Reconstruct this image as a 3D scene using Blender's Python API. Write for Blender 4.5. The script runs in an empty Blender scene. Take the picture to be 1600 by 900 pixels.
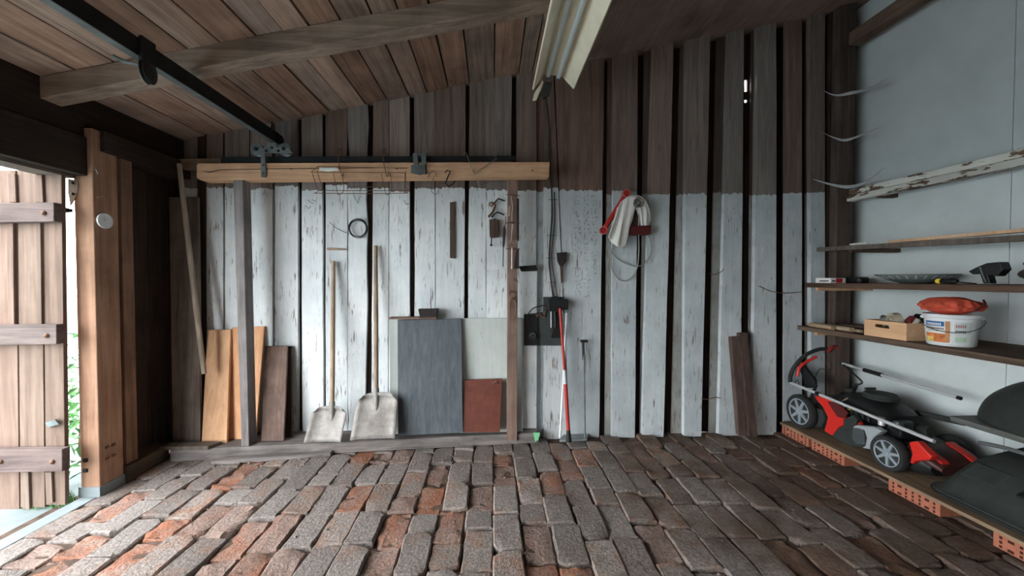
import bpy, math, random
from mathutils import Vector, Matrix, noise
random.seed(7)
R = random.Random(11)
scene = bpy.context.scene
C = scene.collection

# ------------------------------------------------------------------ camera, sky, light, exposure
FPX, CAMH = 600.0, 1.38
YAW, PIT = math.atan(30 / 600), math.atan(13 / 600)
FW = Vector((math.sin(YAW) * math.cos(PIT), math.cos(YAW) * math.cos(PIT), -math.sin(PIT)))
RT = Vector((math.cos(YAW), -math.sin(YAW), 0))
UP = RT.cross(FW)
CAM = Vector((0, 0, CAMH))
cd = bpy.data.cameras.new('camera'); cam = bpy.data.objects.new('camera', cd); C.objects.link(cam)
cd.sensor_width = 36; cd.lens = FPX / 1600 * 36; cd.clip_start = .02
cam.matrix_world = Matrix.Translation(CAM) @ Matrix((RT, UP, -FW)).transposed().to_4x4()
scene.camera = cam

world = bpy.data.worlds.new('overcast_sky'); scene.world = world; world.use_nodes = True
bg = world.node_tree.nodes['Background']
bg.inputs[0].default_value = (.95, .985, 1.0, 1); bg.inputs[1].default_value = 13
scene.view_settings.view_transform = 'Standard'; scene.view_settings.look = 'None'
scene.view_settings.exposure = 0.16; scene.view_settings.gamma = 1; scene.view_settings.use_curve_mapping = False
scene.cycles.max_bounces = 10; scene.cycles.diffuse_bounces = 8
OPEN_Y0 = -1.7      # the gateway in the left wall runs from here to the gate post

# ------------------------------------------------------------------ pixel rays (1600x900) onto the place's planes
def ray(x, y): return FW * FPX + RT * (x - 800) - UP * (y - 450)
def W(x, y, Y): d = ray(x, y); return CAM + d * (Y / d.y)
def WX(x, y, X): d = ray(x, y); return CAM + d * (X / d.x)
def WZ(x, y, Z=0.): d = ray(x, y); return CAM + d * ((Z - CAMH) / d.z)
V = Vector
def lin(r, g, b):
    f = lambda c: c / 12.92 if c <= .04045 else ((c + .055) / 1.055) ** 2.4
    return (f(r / 255), f(g / 255), f(b / 255), 1)

# ------------------------------------------------------------------ materials
def nd(nt, t, ins=None, **at):
    n = nt.nodes.new(t)
    for k, v in at.items(): setattr(n, k, v)
    for k, v in (ins or {}).items():
        if isinstance(v, bpy.types.NodeSocket): nt.links.new(v, n.inputs[k])
        else: n.inputs[k].default_value = v
    return n
def mk(name, rough=.8, metal=0., spec=.3):
    m = bpy.data.materials.new(name); m.use_nodes = True; nt = m.node_tree; b = nt.nodes['Principled BSDF']
    b.inputs['Roughness'].default_value = rough; b.inputs['Metallic'].default_value = metal
    b.inputs['Specular IOR Level'].default_value = spec
    return m, nt, b
def coords(nt, scale):
    tc = nd(nt, 'ShaderNodeTexCoord'); oi = nd(nt, 'ShaderNodeObjectInfo')
    mul = nd(nt, 'ShaderNodeMath', {0: oi.outputs['Random'], 1: 41.0}, operation='MULTIPLY')
    add = nd(nt, 'ShaderNodeVectorMath', {0: tc.outputs['Object'], 1: mul.outputs[0]}, operation='ADD')
    mp = nd(nt, 'ShaderNodeMapping', {'Vector': add.outputs[0], 'Scale': scale})
    return mp.outputs[0], add.outputs[0], oi
def ramp(nt, fac, stops):
    r = nd(nt, 'ShaderNodeValToRGB', {0: fac}); e = r.color_ramp.elements
    while len(e) < len(stops): e.new(.5)
    for el, (p, c) in zip(e, stops): el.position = p; el.color = c
    return r.outputs[0]
def rng(nt, v, a, b, c, d):
    return nd(nt, 'ShaderNodeMapRange', {0: v, 1: a, 2: b, 3: c, 4: d}).outputs[0]
def mix(nt, f, a, b, t='MIX'):
    return nd(nt, 'ShaderNodeMixRGB', {0: f, 1: a, 2: b}, blend_type=t).outputs[0]
def bump(nt, b, h, s=.4, d=.01):
    bn = nd(nt, 'ShaderNodeBump', {'Height': h, 'Strength': s, 'Distance': d}); nt.links.new(bn.outputs[0], b.inputs['Normal'])
def nz(nt, v, scale=1., detail=5., rough=.6, dist=0.):
    return nd(nt, 'ShaderNodeTexNoise', {'Vector': v, 'Scale': scale, 'Detail': detail, 'Roughness': rough, 'Distortion': dist}).outputs[0]
AX = {'x': (1.6, 28, 28), 'y': (28, 1.6, 28), 'z': (28, 28, 1.6)}
def wood(name, c1, c2, axis='z', rough=.85, var=.3, hue=.006, stain=(.62, 1.), grey=.15, spec=.2):
    m, nt, b = mk(name, rough, 0, spec)
    v, raw, oi = coords(nt, AX[axis]); g = nz(nt, v, 1, 6, .65, .7)
    col = ramp(nt, g, [(.3, c1), (.72, c2)])
    st = nz(nt, raw, 3.0, 4, .6)
    col = mix(nt, 1., col, ramp(nt, st, [(.3, (stain[0],) * 3 + (1,)), (.62, (stain[1],) * 3 + (1,))]), 'MULTIPLY')
    rnd = oi.outputs['Random']
    r2 = nd(nt, 'ShaderNodeMath', {0: nd(nt, 'ShaderNodeMath', {0: rnd, 1: 7.31}, operation='MULTIPLY').outputs[0]}, operation='FRACT').outputs[0]
    hs = nd(nt, 'ShaderNodeHueSaturation', {'Hue': rng(nt, r2, 0, 1, .5 - hue, .5 + hue), 'Saturation': rng(nt, r2, 0, 1, .9, .9 - grey),
            'Value': rng(nt, rnd, 0, 1, 1 - var, 1 + var), 'Color': col})
    nt.links.new(hs.outputs[0], b.inputs['Base Color']); bump(nt, b, g, .35, .004)
    return m
def plain(name, c, rough=.6, metal=0., var=.15, scale=14., bmp=0., spec=.3, dirt=None, dirtamt=(.55, .75)):
    m, nt, b = mk(name, rough, metal, spec)
    v, raw, oi = coords(nt, (1, 1, 1)); n = nz(nt, v, scale, 5, .6)
    d = tuple(x * (1 - var) for x in c[:3]) + (1,); l = tuple(min(1, x * (1 + var)) for x in c[:3]) + (1,)
    col = ramp(nt, n, [(.3, d), (.7, l)])
    if dirt:
        n2 = nz(nt, v, scale * .4, 7, .7); col = mix(nt, rng(nt, n2, dirtamt[0], dirtamt[1], 0, 1), col, dirt)
    nt.links.new(col, b.inputs['Base Color'])
    if bmp: bump(nt, b, n, bmp, .006)
    return m
def painted(name, paint, paint2, wood1, wood2, axis='z', top=None, chip=(.60, .68), random_upper=True, var=.1, cs=(55, 9)):
    """old paint on wood: bare above the paint line `top` (metres), chipped along the grain"""
    m, nt, b = mk(name, .75, 0, .25)
    v, raw, oi = coords(nt, AX[axis]); g = nz(nt, v, 1, 7, .7, .9)
    rnd = oi.outputs['Random']
    wc = ramp(nt, g, [(.3, wood1), (.75, wood2)])
    if random_upper:
        r2 = nd(nt, 'ShaderNodeMath', {0: nd(nt, 'ShaderNodeMath', {0: rnd, 1: 5.77}, operation='MULTIPLY').outputs[0]}, operation='FRACT').outputs[0]
        wc = nd(nt, 'ShaderNodeHueSaturation', {'Hue': rng(nt, r2, 0, 1, .492, .505), 'Saturation': rng(nt, r2, 0, 1, 1.0, .3), 'Value': rng(nt, rnd, 0, 1, .65, 1.25), 'Color': wc}).outputs[0]
    st = nz(nt, raw, 2.2, 5, .65)
    pc = mix(nt, rng(nt, st, .35, .65, 0, 1), paint, paint2)
    pc = mix(nt, rng(nt, g, .35, .65, .22, 0), pc, (.30, .31, .32, 1))
    pc = nd(nt, 'ShaderNodeHueSaturation', {'Value': rng(nt, rnd, 0, 1, 1 - var, 1 + var), 'Color': pc}).outputs[0]
    mp = nd(nt, 'ShaderNodeMapping', {'Vector': raw, 'Scale': (cs[0], cs[0], cs[1]) if axis == 'z' else ((cs[0], cs[1], cs[0]) if axis == 'y' else (cs[1], cs[0], cs[0]))})
    ch = nz(nt, mp.outputs[0], 1, 4, .6, .4)
    big = nz(nt, raw, 5, 3, .6)
    chs = nd(nt, 'ShaderNodeMath', {0: ch, 1: nd(nt, 'ShaderNodeMath', {0: big, 1: .35}, operation='MULTIPLY').outputs[0]}, operation='ADD').outputs[0]
    mask = rng(nt, chs, chip[0] + .175, chip[1] + .175, 1, 0)
    if top is not None:
        geo = nd(nt, 'ShaderNodeNewGeometry'); sx = nd(nt, 'ShaderNodeSeparateXYZ', {0: geo.outputs['Position']})
        mp2 = nd(nt, 'ShaderNodeMapping', {'Vector': raw, 'Scale': (30, 30, 8)})
        e = nz(nt, mp2.outputs[0], 1, 4, .6)
        zz = nd(nt, 'ShaderNodeMath', {0: sx.outputs[2], 1: nd(nt, 'ShaderNodeMath', {0: e, 1: .07}, operation='MULTIPLY').outputs[0]}, operation='ADD').outputs[0]
        zz = nd(nt, 'ShaderNodeMath', {0: zz, 1: nd(nt, 'ShaderNodeMath', {0: rnd, 1: .05}, operation='MULTIPLY').outputs[0]}, operation='ADD').outputs[0]
        tm = rng(nt, zz, top + .058, top + .064, 1, 0)
        cm = mask; mask = tm; chipc = ramp(nt, g, [(.3, lin(96, 86, 80)), (.7, lin(150, 142, 134))])
    nt.links.new(mix(nt, mask, wc, mix(nt, cm, chipc, pc)) if top is not None else mix(nt, mask, wc, pc), b.inputs['Base Color'])
    bump(nt, b, nd(nt, 'ShaderNodeMath', {0: g, 1: mask}, operation='ADD').outputs[0], .35, .003)
    return m

WALLP = painted('whitewashed_board', lin(232, 236, 237), lin(206, 214, 218), lin(98, 75, 62), lin(150, 120, 100), top=2.15, chip=(.60, .70), cs=(70, 7))
WALLG = painted('grey_washed_board', lin(210, 218, 221), lin(180, 190, 195), lin(100, 80, 70), lin(148, 120, 104), top=2.15, chip=(.61, .71), cs=(70, 7))
WALLD = painted('dark_washed_board', lin(176, 178, 174), lin(136, 136, 130), lin(76, 60, 52), lin(116, 92, 78), top=2.15, chip=(.56, .68), cs=(70, 7))  # darker, browner wash for the recessed boards
DARKB = wood('dark_backing_wood', lin(46, 36, 31), lin(76, 60, 52))
CEILW = wood('ceiling_plank_wood', lin(130, 98, 76), lin(192, 150, 118), 'y', var=.36, grey=.4)
CEILD = wood('dark_ceiling_sheet', lin(136, 112, 98), lin(166, 140, 124), 'y', var=.1)
RAFT = wood('rafter_wood', lin(118, 98, 82), lin(172, 148, 126), 'x', var=.06)
PLATE = wood('sooty_beam_wood', lin(42, 34, 30), lin(68, 55, 46), 'y', var=.15)
POSTW = wood('gate_post_wood', lin(150, 112, 84), lin(190, 152, 120), 'z', var=.1, spec=.1)
LEFTW = wood('left_wall_wood', lin(48, 38, 32), lin(78, 60, 48), 'z', var=.25)
GATEW = wood('gate_plank_wood', lin(104, 84, 71), lin(138, 115, 100), 'z', var=.14, stain=(.8, 1.))
GATEB = wood('gate_bar_wood', lin(84, 70, 68), lin(128, 110, 104), 'x', var=.15)
BEAMW = wood('pine_beam_wood', lin(192, 126, 76), lin(230, 172, 116), 'x', var=.04, stain=(.75, 1.))
SILLW = wood('weathered_sill_wood', lin(96, 90, 88), lin(150, 142, 138), 'x', var=.12)
GREYP = wood('grey_post_wood', lin(112, 106, 106), lin(160, 152, 150), 'z', var=.05)
BROWNP = wood('brown_post_wood', lin(116, 92, 80), lin(156, 128, 112), 'z', var=.05)
PINE = wood('pine_board', lin(196, 142, 92), lin(226, 174, 122), 'z', var=.06, stain=(.85, 1.))
OLDB = wood('old_grey_board', lin(92, 80, 72), lin(132, 118, 106), 'z', var=.12)
BRNB = wood('brown_board', lin(98, 76, 66), lin(140, 112, 98), 'z', var=.12)
SHELFW = wood('shelf_wood', lin(72, 54, 42), lin(124, 94, 72), 'y', var=.15)
BATTEN = wood('dark_batten_wood', lin(70, 52, 46), lin(106, 82, 72), 'z', var=.1)
HANDLE = wood('handle_wood', lin(150, 122, 94), lin(196, 168, 136), 'z', var=.06)
FLAKE = painted('flaking_white_beam', lin(226, 226, 218), lin(206, 204, 196), lin(70, 54, 44), lin(130, 106, 84), 'y', None, (.52, .56), False, cs=(16, 5))
WHITEB = painted('white_panel_paint', lin(214, 220, 214), lin(196, 204, 200), lin(90, 80, 70), lin(130, 118, 104), 'z', None, (.72, .8), False)
GREYPAN = painted('grey_board_paint', lin(80, 88, 95), lin(66, 74, 81), lin(150, 156, 160), lin(50, 54, 58), 'z', None, (.72, .78), False)
REDPAN = plain('maroon_panel_paint', lin(104, 58, 46), .6, var=.2, bmp=.1)
RWALL = plain('grey_fibre_sheet', lin(208, 216, 217), .85, var=.1, scale=2.2, bmp=.08, dirt=lin(192, 201, 196), dirtamt=(.5, .8))
IRON = plain('dark_iron', lin(40, 42, 44), .55, .5, var=.3)
STEEL = plain('worn_grey_steel', lin(112, 120, 120), .5, .6, var=.3)
GALV = plain('galvanised_wire', lin(150, 146, 140), .4, .7, var=.2)
RUSTW = plain('rusty_wire', lin(112, 84, 66), .6, .4, var=.3)
ALU = plain('dull_aluminium', lin(152, 148, 145), .6, .3, var=.18, dirt=lin(112, 106, 100), dirtamt=(.45, .7))
CHROME = plain('shiny_tube', lin(206, 208, 210), .35, .3, var=.05)
BLACKP = plain('black_plastic', lin(26, 28, 29), .5, var=.2, spec=.4)
BLACKM = plain('matt_black_plastic', lin(49, 53, 51), .7, var=.2, spec=.25, bmp=.05)
RUBBER = plain('tyre_rubber', lin(44, 45, 46), .85, var=.2)
HUBG = plain('grey_hub_plastic', lin(150, 160, 168), .4, .2, var=.1)
MRED = plain('red_mower_plastic', lin(206, 44, 36), .35, var=.08, spec=.5)
SILVER = plain('silver_plastic', lin(186, 194, 198), .35, .4, var=.06)
REDTUBE = plain('red_tube_paint', lin(176, 44, 38), .4, var=.1, spec=.5)
DARKRED = plain('dark_red_crate', lin(84, 30, 30), .6, var=.2)
WHITEPL = plain('white_plastic', lin(226, 230, 232), .4, var=.04, spec=.4)
CREAM = plain('cream_enamel', lin(244, 236, 212), .45, var=.05)
TUBEG = plain('fluorescent_tube_glass', lin(206, 216, 216), .2, var=.03, spec=.6)
CLOTH = plain('white_cloth', lin(222, 220, 216), .9, var=.05)
CABLEG = plain('grey_cable', lin(150, 152, 148), .5, var=.08)
CABLEB = plain('dark_cable', lin(50, 48, 46), .6, var=.1)
HOLLOW = plain('hollow_clay_brick', lin(164, 102, 80), .9, var=.12, scale=30, bmp=.15)
HOLE = plain('brick_hole_dark', lin(62, 34, 26), .95, var=.1)
OSB = wood('pallet_sheet_wood', lin(120, 98, 72), lin(160, 134, 104), 'y', var=.05)
BEECH = wood('crate_plywood', lin(206, 156, 104), lin(226, 180, 128), 'y', var=.04, stain=(.9, 1.))
ORANGE = plain('orange_bag_fabric', lin(206, 88, 66), .75, var=.12)
BLUEP = plain('blue_plastic', lin(60, 130, 170), .5)
YELLOW = plain('yellow_plastic', lin(240, 200, 60), .4)
WEB = plain('dusty_cobweb', lin(176, 176, 178), .95, var=.15)
GLASSG = plain('frosted_bowl_glass', lin(130, 140, 138), .25, var=.15, spec=.6)
CONC = plain('pale_concrete', lin(128, 138, 141), .9, var=.12, scale=6, bmp=.1)
LEAF = plain('green_leaf', lin(70, 120, 60), .6, var=.35, scale=9)
GRAVEL = plain('outdoor_ground', lin(96, 98, 90), .95, var=.2, scale=3)
PAPER = plain('white_paper', lin(228, 228, 226), .7, var=.03)
REDPR = plain('red_print', lin(196, 40, 50), .6)
BLUEPR = plain('blue_print', lin(40, 104, 160), .6)
ORPR = plain('orange_food_print', lin(206, 120, 66), .6, var=.5, scale=40)
BROWNPR = plain('tan_print', lin(190, 140, 96), .6)
INK = plain('dark_ink', lin(66, 62, 70), .7)
BRISTLE = plain('dark_bristles', lin(52, 46, 46), .95, var=.4, scale=120, bmp=.5)
GREENL = plain('gap_light_green', lin(130, 200, 150), .6)  # pale green standing for the light through the sill gap
CORK = wood('round_stick_wood', lin(150, 124, 94), lin(190, 160, 124), 'y', var=.1)
LOGW = wood('firewood', lin(92, 66, 52), lin(130, 98, 76), 'y', var=.15)
COATG = plain('dark_grey_bag', lin(72, 68, 64), .9, var=.25)

def brickmat(name, dust, core, thr, var):
    m, nt, b = mk(name, .92, 0, .15)
    v, raw, oi = coords(nt, (1, 1, 1)); rnd = oi.outputs['Random']
    n1 = nz(nt, v, 9, 6, .65); n2 = nz(nt, v, 60, 4, .7)
    r2 = nd(nt, 'ShaderNodeMath', {0: nd(nt, 'ShaderNodeMath', {0: rnd, 1: 9.13}, operation='MULTIPLY').outputs[0]}, operation='FRACT').outputs[0]
    f = nd(nt, 'ShaderNodeMath', {0: n1, 1: rng(nt, r2, 0, 1, -.13, .11)}, operation='ADD').outputs[0]
    col = mix(nt, rng(nt, f, thr - .1, thr + .12, 0, 1), dust, core)
    col = mix(nt, rng(nt, n2, .35, .62, .6, 0), col, (.07, .055, .05, 1))
    col = nd(nt, 'ShaderNodeHueSaturation', {'Saturation': rng(nt, r2, 0, 1, .8, 1.1), 'Value': rng(nt, rnd, 0, 1, 1 - var, 1 + var), 'Color': col}).outputs[0]
    geo = nd(nt, 'ShaderNodeNewGeometry'); sx = nd(nt, 'ShaderNodeSeparateXYZ', {0: geo.outputs['Position']})
    n3 = nz(nt, geo.outputs['Position'], 2.3, 6, .65)
    e = nd(nt, 'ShaderNodeMath', {0: n3, 1: rng(nt, sx.outputs[0], -.6, 2.2, -.22, .16)}, operation='ADD').outputs[0]
    col = mix(nt, rng(nt, e, .42, .66, 0, .8), col, mix(nt, n1, lin(104, 82, 66), lin(74, 60, 50)))
    nt.links.new(col, b.inputs['Base Color']); bump(nt, b, nd(nt, 'ShaderNodeMath', {0: n1, 1: n2}, operation='ADD').outputs[0], .8, .012)
    return m
BRICK = brickmat('dusty_floor_brick', lin(152, 142, 136), lin(160, 126, 108), .62, .22)
CRUMB = brickmat('crumbled_floor_brick', lin(162, 136, 124), lin(164, 114, 92), .52, .15)
DIRT = plain('dirt_joint', lin(88, 72, 62), .95, var=.45, scale=25, bmp=.6)

# ------------------------------------------------------------------ mesh builder
ORG = {}
class M:
    def __init__(s): s.v = []; s.f = []
    def add(s, vs, fs):
        n = len(s.v); s.v += [V(p) for p in vs]; s.f += [tuple(i + n for i in f) for f in fs]; return s
    def hexa(s, a, b):      # a: 4 corners, b: 4 corners, same order
        return s.add(list(a) + list(b), [(3, 2, 1, 0), (4, 5, 6, 7), (0, 1, 5, 4), (1, 2, 6, 5), (2, 3, 7, 6), (3, 0, 4, 7)])
    def box(s, a, b):
        x0, y0, z0 = a; x1, y1, z1 = b
        return s.hexa([(x0, y0, z0), (x1, y0, z0), (x1, y1, z0), (x0, y1, z0)], [(x0, y0, z1), (x1, y0, z1), (x1, y1, z1), (x0, y1, z1)])
    def bar(s, p0, p1, w, h, up=(0, 0, 1)):
        p0, p1 = V(p0), V(p1); d = (p1 - p0).normalized(); sd = d.cross(V(up)).normalized() * w / 2; u = sd.cross(d).normalized() * h / 2
        q = lambda p: [p - sd - u, p + sd - u, p + sd + u, p - sd + u]
        return s.hexa(q(p0), q(p1))
    def slab(s, pts, ext):
        n = len(pts); e = V(ext); pts = [V(p) for p in pts]
        return s.add(pts + [p + e for p in pts], [tuple(range(n - 1, -1, -1)), tuple(range(n, 2 * n))] + [(i, (i + 1) % n, n + (i + 1) % n, n + i) for i in range(n)])
    def tube(s, pts, r, seg=8, closed=False):
        pts = [V(p) for p in pts]; n = len(pts); rs = r if isinstance(r, (list, tuple)) else [r] * n
        t0 = (pts[1] - pts[0]).normalized(); u = t0.orthogonal().normalized(); vs = []
        for i, p in enumerate(pts):
            a = pts[i - 1] if i or closed else p; b = pts[(i + 1) % n] if i < n - 1 or closed else p
            t = (b - a).normalized() if (b - a).length > 1e-9 else t0
            u = (u - t * u.dot(t)); u = u.normalized() if u.length > 1e-6 else t.orthogonal().normalized(); w = t.cross(u)
            vs += [p + (u * math.cos(k * math.tau / seg) + w * math.sin(k * math.tau / seg)) * rs[i] for k in range(seg)]
        fs = []
        for i in range(n if closed else n - 1):
            j = (i + 1) % n
            fs += [(i * seg + k, i * seg + (k + 1) % seg, j * seg + (k + 1) % seg, j * seg + k) for k in range(seg)]
        if not closed: fs += [tuple(range(seg - 1, -1, -1)), tuple((n - 1) * seg + k for k in range(seg))]
        return s.add(vs, fs)
    def lathe(s, prof, c, axis=(0, 0, 1), seg=24, sx=1., sy=1.):
        ax = V(axis).normalized(); u = ax.orthogonal().normalized()
        if abs(ax.z) > .99: u = V((1, 0, 0))
        w = ax.cross(u); c = V(c); vs = []; n = len(prof)
        for r, h in prof: vs += [c + ax * h + (u * math.cos(k * math.tau / seg) * sx + w * math.sin(k * math.tau / seg) * sy) * r for k in range(seg)]
        fs = [(i * seg + k, i * seg + (k + 1) % seg, (i + 1) * seg + (k + 1) % seg, (i + 1) * seg + k) for i in range(n - 1) for k in range(seg)]
        fs += [tuple(range(seg - 1, -1, -1)), tuple((n - 1) * seg + k for k in range(seg))]
        return s.add(vs, fs)
    def grid(s, rows, close_u=False):
        n, m = len(rows), len(rows[0]); fs = []
        for i in range(n - 1):
            for j in range(m if close_u else m - 1): fs.append((i * m + j, i * m + (j + 1) % m, (i + 1) * m + (j + 1) % m, (i + 1) * m + j))
        return s.add([p for r in rows for p in r], fs)
    def sph(s, c, r, seg=14, rings=9, fn=None):
        rows = []
        for i in range(1, rings):
            t = math.pi * i / rings
            rows.append([])
            for k in range(seg):
                a = math.tau * k / seg; d = V((math.sin(t) * math.cos(a), math.sin(t) * math.sin(a), math.cos(t)))
                q = fn(d) if fn else 1.
                rows[-1].append(V(c) + V((d.x * r[0] * q, d.y * r[1] * q, d.z * r[2] * q)))
        b = len(s.v); s.grid(rows, True); m = len(rows)
        s.f += [tuple(b + k for k in range(seg - 1, -1, -1)), tuple(b + (m - 1) * seg + k for k in range(seg))]
        return s
    def build(s, name, mat, parent=None, smooth=False, bevel=0., solid=0., sub=0, kind=None, label=None):
        if parent is None:
            xs = [p.x for p in s.v]; ys = [p.y for p in s.v]; zs = [p.z for p in s.v]
            org = V(((min(xs) + max(xs)) / 2, (min(ys) + max(ys)) / 2, min(zs)))
        else: org = ORG[parent.name]
        me = bpy.data.meshes.new(name); me.from_pydata([p - org for p in s.v], [], s.f); me.materials.append(mat)
        me.validate(); me.update()
        if smooth:
            me.polygons.foreach_set('use_smooth', [True] * len(me.polygons))
            try: me.set_sharp_from_angle(angle=math.radians(42))
            except Exception: pass
        o = bpy.data.objects.new(name, me); C.objects.link(o)
        if parent is None: o.location = org
        else: o.parent = parent
        ORG[o.name] = org
        if solid: md = o.modifiers.new('s', 'SOLIDIFY'); md.thickness = solid; md.offset = 0
        if bevel: md = o.modifiers.new('b', 'BEVEL'); md.width = bevel; md.segments = 2; md.limit_method = 'ANGLE'
        if sub: md = o.modifiers.new('u', 'SUBSURF'); md.levels = sub; md.render_levels = sub
        if kind: o['kind'] = kind
        if label: o['label'] = label
        return o
def tag(o, label, cat, group=None):
    o['label'] = label; o['category'] = cat
    if group: o['group'] = group
    return o
def thing(name, label, cat, loc, group=None):
    o = bpy.data.objects.new(name, None); o.empty_display_size = .05; C.objects.link(o); o.location = V(loc); ORG[o.name] = V(loc)
    return tag(o, label, cat, group)
def struct(name, loc=(0, 0, 0), label=None):
    o = bpy.data.objects.new(name, None); o.empty_display_size = .05; C.objects.link(o); o.location = V(loc); ORG[o.name] = V(loc)
    o['kind'] = 'structure'
    if label: o['label'] = label
    return o
def crom(p, n=6, closed=False):
    p = [V(q) for q in p]; out = []; L = len(p)
    for i in range(L if closed else L - 1):
        a, b, c, d = (p[(i - 1) % L], p[i], p[(i + 1) % L], p[(i + 2) % L]) if closed else (p[max(i - 1, 0)], p[i], p[i + 1], p[min(i + 2, L - 1)])
        for k in range(n):
            t = k / n
            out.append(.5 * (2 * b + (c - a) * t + (2 * a - 5 * b + 4 * c - d) * t * t + (3 * b - a - 3 * c + d) * t ** 3))
    if not closed: out.append(p[-1])
    return out
def circ(c, r, ax, n=24, a0=0., a1=math.tau):
    ax = V(ax).normalized(); u = ax.orthogonal().normalized(); w = ax.cross(u)
    return [V(c) + (u * math.cos(a0 + (a1 - a0) * k / n) + w * math.sin(a0 + (a1 - a0) * k / n)) * r for k in range(n)]
def pxs(pts, Y): return [W(x, y, Y) for x, y in pts]

# ================================================================== SETTING
F = 3.33                       # front plane of the back wall's boards
XL, XR = -2.65, 3.30           # inner faces of the left and right wall
YB = -2.0                      # wall behind the camera
def ceil_z(x): return 3.095 + .222 * x

# ---- floor: dirt bed + individual bricks
floor = struct('floor')
rows = []
nx, ny = 110, 100
for j in range(ny + 1):
    y = YB + (3.5 - YB) * j / ny
    rows.append([V((-2.62 + 5.95 * i / nx, y, -.024 + .020 * noise.noise(V((i * .55, j * .55, 3))))) for i in range(nx + 1)])
M().grid(rows).build('dirt_bed', DIRT, floor, True)
M().box((-2.75, YB, -.30), (3.4, 3.5, -.05)).build('sub_base', DIRT, floor)
def brick_mesh(seed, crumb):
    rr = random.Random(seed); a, b = .147, .0775
    U = [0, .025, .12, .3, .5, .7, .88, .975, 1]; Vv = [0, .05, .25, .5, .75, .95, 1]; n, m = len(U) - 1, len(Vv) - 1
    chip = [(rr.choice((0, 1)), rr.choice((0, 1)), rr.uniform(.02, .06)) for _ in range(rr.choice((0, 1, 1, 2)))]
    def top(i, j):
        u, v = U[i], Vv[j]; x, y = (u - .5) * 2 * a, (v - .5) * 2 * b
        edge = i in (0, n) or j in (0, m)
        q = V((x * 8 + seed * 7.1, y * 8, seed))
        z = .006 * noise.noise(q) + .003 * noise.noise(q * 3.3)
        if edge: z -= rr.uniform(.005, .010)
        if crumb: z += -.007 + .018 * noise.noise(q * 2.3)
        if i in (0, n) or i in (1, n - 1): x += .010 * noise.noise(V((y * 16 + 5 * seed, 1.7, 1 if x > 0 else 2)))
        if j in (0, m) or j in (1, m - 1): y += .009 * noise.noise(V((x * 14 + 3 * seed, 4, 1 if y > 0 else 2)))
        for cu, cv, r in chip:
            d = math.hypot((u - cu) * 2 * a, (v - cv) * 2 * b)
            if d < r: z -= .016 * (1 - d / r); k = .35 * (1 - d / r); x += (0 - x) * k * .3; y += (0 - y) * k * .5
        return V((x, y, z))
    vs = [top(i, j) for i in range(n + 1) for j in range(m + 1)]
    fs = [(i * (m + 1) + j, (i + 1) * (m + 1) + j, (i + 1) * (m + 1) + j + 1, i * (m + 1) + j + 1) for i in range(n) for j in range(m)]
    ring = [i * (m + 1) for i in range(n + 1)] + [n * (m + 1) + j for j in range(1, m + 1)] + [i * (m + 1) + m for i in range(n - 1, -1, -1)] + [j for j in range(m - 1, 0, -1)]
    base = len(vs); vs += [V((vs[i].x * 1.01, vs[i].y * 1.01, -.055)) for i in ring]; L = len(ring)
    fs += [(ring[(i + 1) % L], base + (i + 1) % L, base + i, ring[i]) for i in range(L)]
    me = bpy.data.meshes.new('brick'); me.from_pydata(vs, [], fs)
    me.polygons.foreach_set('use_smooth', [True] * len(me.polygons)); me.materials.append(CRUMB if crumb else BRICK); me.update()
    me.set_sharp_from_angle(angle=math.radians(30))
    return me
GOOD = [brick_mesh(k, False) for k in range(14)]; BAD = [brick_mesh(50 + k, True) for k in range(7)]
rest = M(); restc = 0
PIT_ = .1575
spots = []
for c in range(38):
    x = -2.44 + c * PIT_; off = .15 * (c % 2) + R.uniform(-.05, .05)
    y = 3.36 - off
    while y > YB:
        ln = R.choice([.30, .30, .30, .30, .29, .17]); spots.append((x, y - ln / 2, ln)); y -= ln + .008
nb = 0
for x, y, ln in spots:
    if x > 3.2: continue
    n = noise.noise(V((x * 1.1, y * 1.6, 9)))
    hill = .012 * noise.noise(V((x * .9, y * .9, 2)))
    bad = R.random() < (.12 + .5 * max(0, n))
    vis = y > 1.62 and x < 2.78 and abs(x) < 1.42 * y + .15 and nb < 300
    me = R.choice(BAD if bad else GOOD)
    loc = V((x + R.uniform(-.007, .007), y, hill + R.uniform(-.007, .007) - (.004 if bad else 0)))
    rot = (R.uniform(-.02, .02) + (.0), R.uniform(-.025, .025), math.pi / 2 + R.uniform(-.035, .035) + (math.pi if R.random() < .5 else 0))
    sc = ((ln - .006) / .292, R.uniform(.97, 1.015), 1)
    if vis:
        o = bpy.data.objects.new('brick', me); C.objects.link(o); o.parent = floor; o.location = loc; o.rotation_euler = rot; o.scale = sc; nb += 1
    else:
        mt = Matrix.Translation(loc) @ Matrix.Rotation(rot[2], 4, 'Z') @ Matrix.Diagonal((*sc, 1))
        rest.add([mt @ v.co for v in me.vertices], [tuple(p.vertices) for p in me.polygons])
rest.build('brick_paving', BRICK, floor, True, kind='stuff')
# kerb strip and loose crumbs
M().box((-2.62, YB, -.06), (-2.52, 2.9, -.004)).build('kerb', CONC, floor, bevel=.006)
cr = M()
for k in range(260):
    x = R.uniform(-2.4, 2.5); y = R.uniform(1.5, 3.25); s = R.uniform(.003, .009)
    if k < 120: x, y = R.uniform(-2.4, -.3), R.uniform(2.85, 3.0)
    cr.sph((x, y, .004), (s, s * R.uniform(.6, 1.3), s * .7), 5, 4)
cr.build('crumbs', CRUMB, floor, kind='stuff')

# ---- outside
gr = struct('ground'); M().box((-40, -40, -.35), (-2.62, 45, -.055)).build('yard_surface', CONC, gr)
M().box((-2.6, 3.5, -.35), (40, 45, -.1)).build('grass_surface', GRAVEL, gr)

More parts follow.
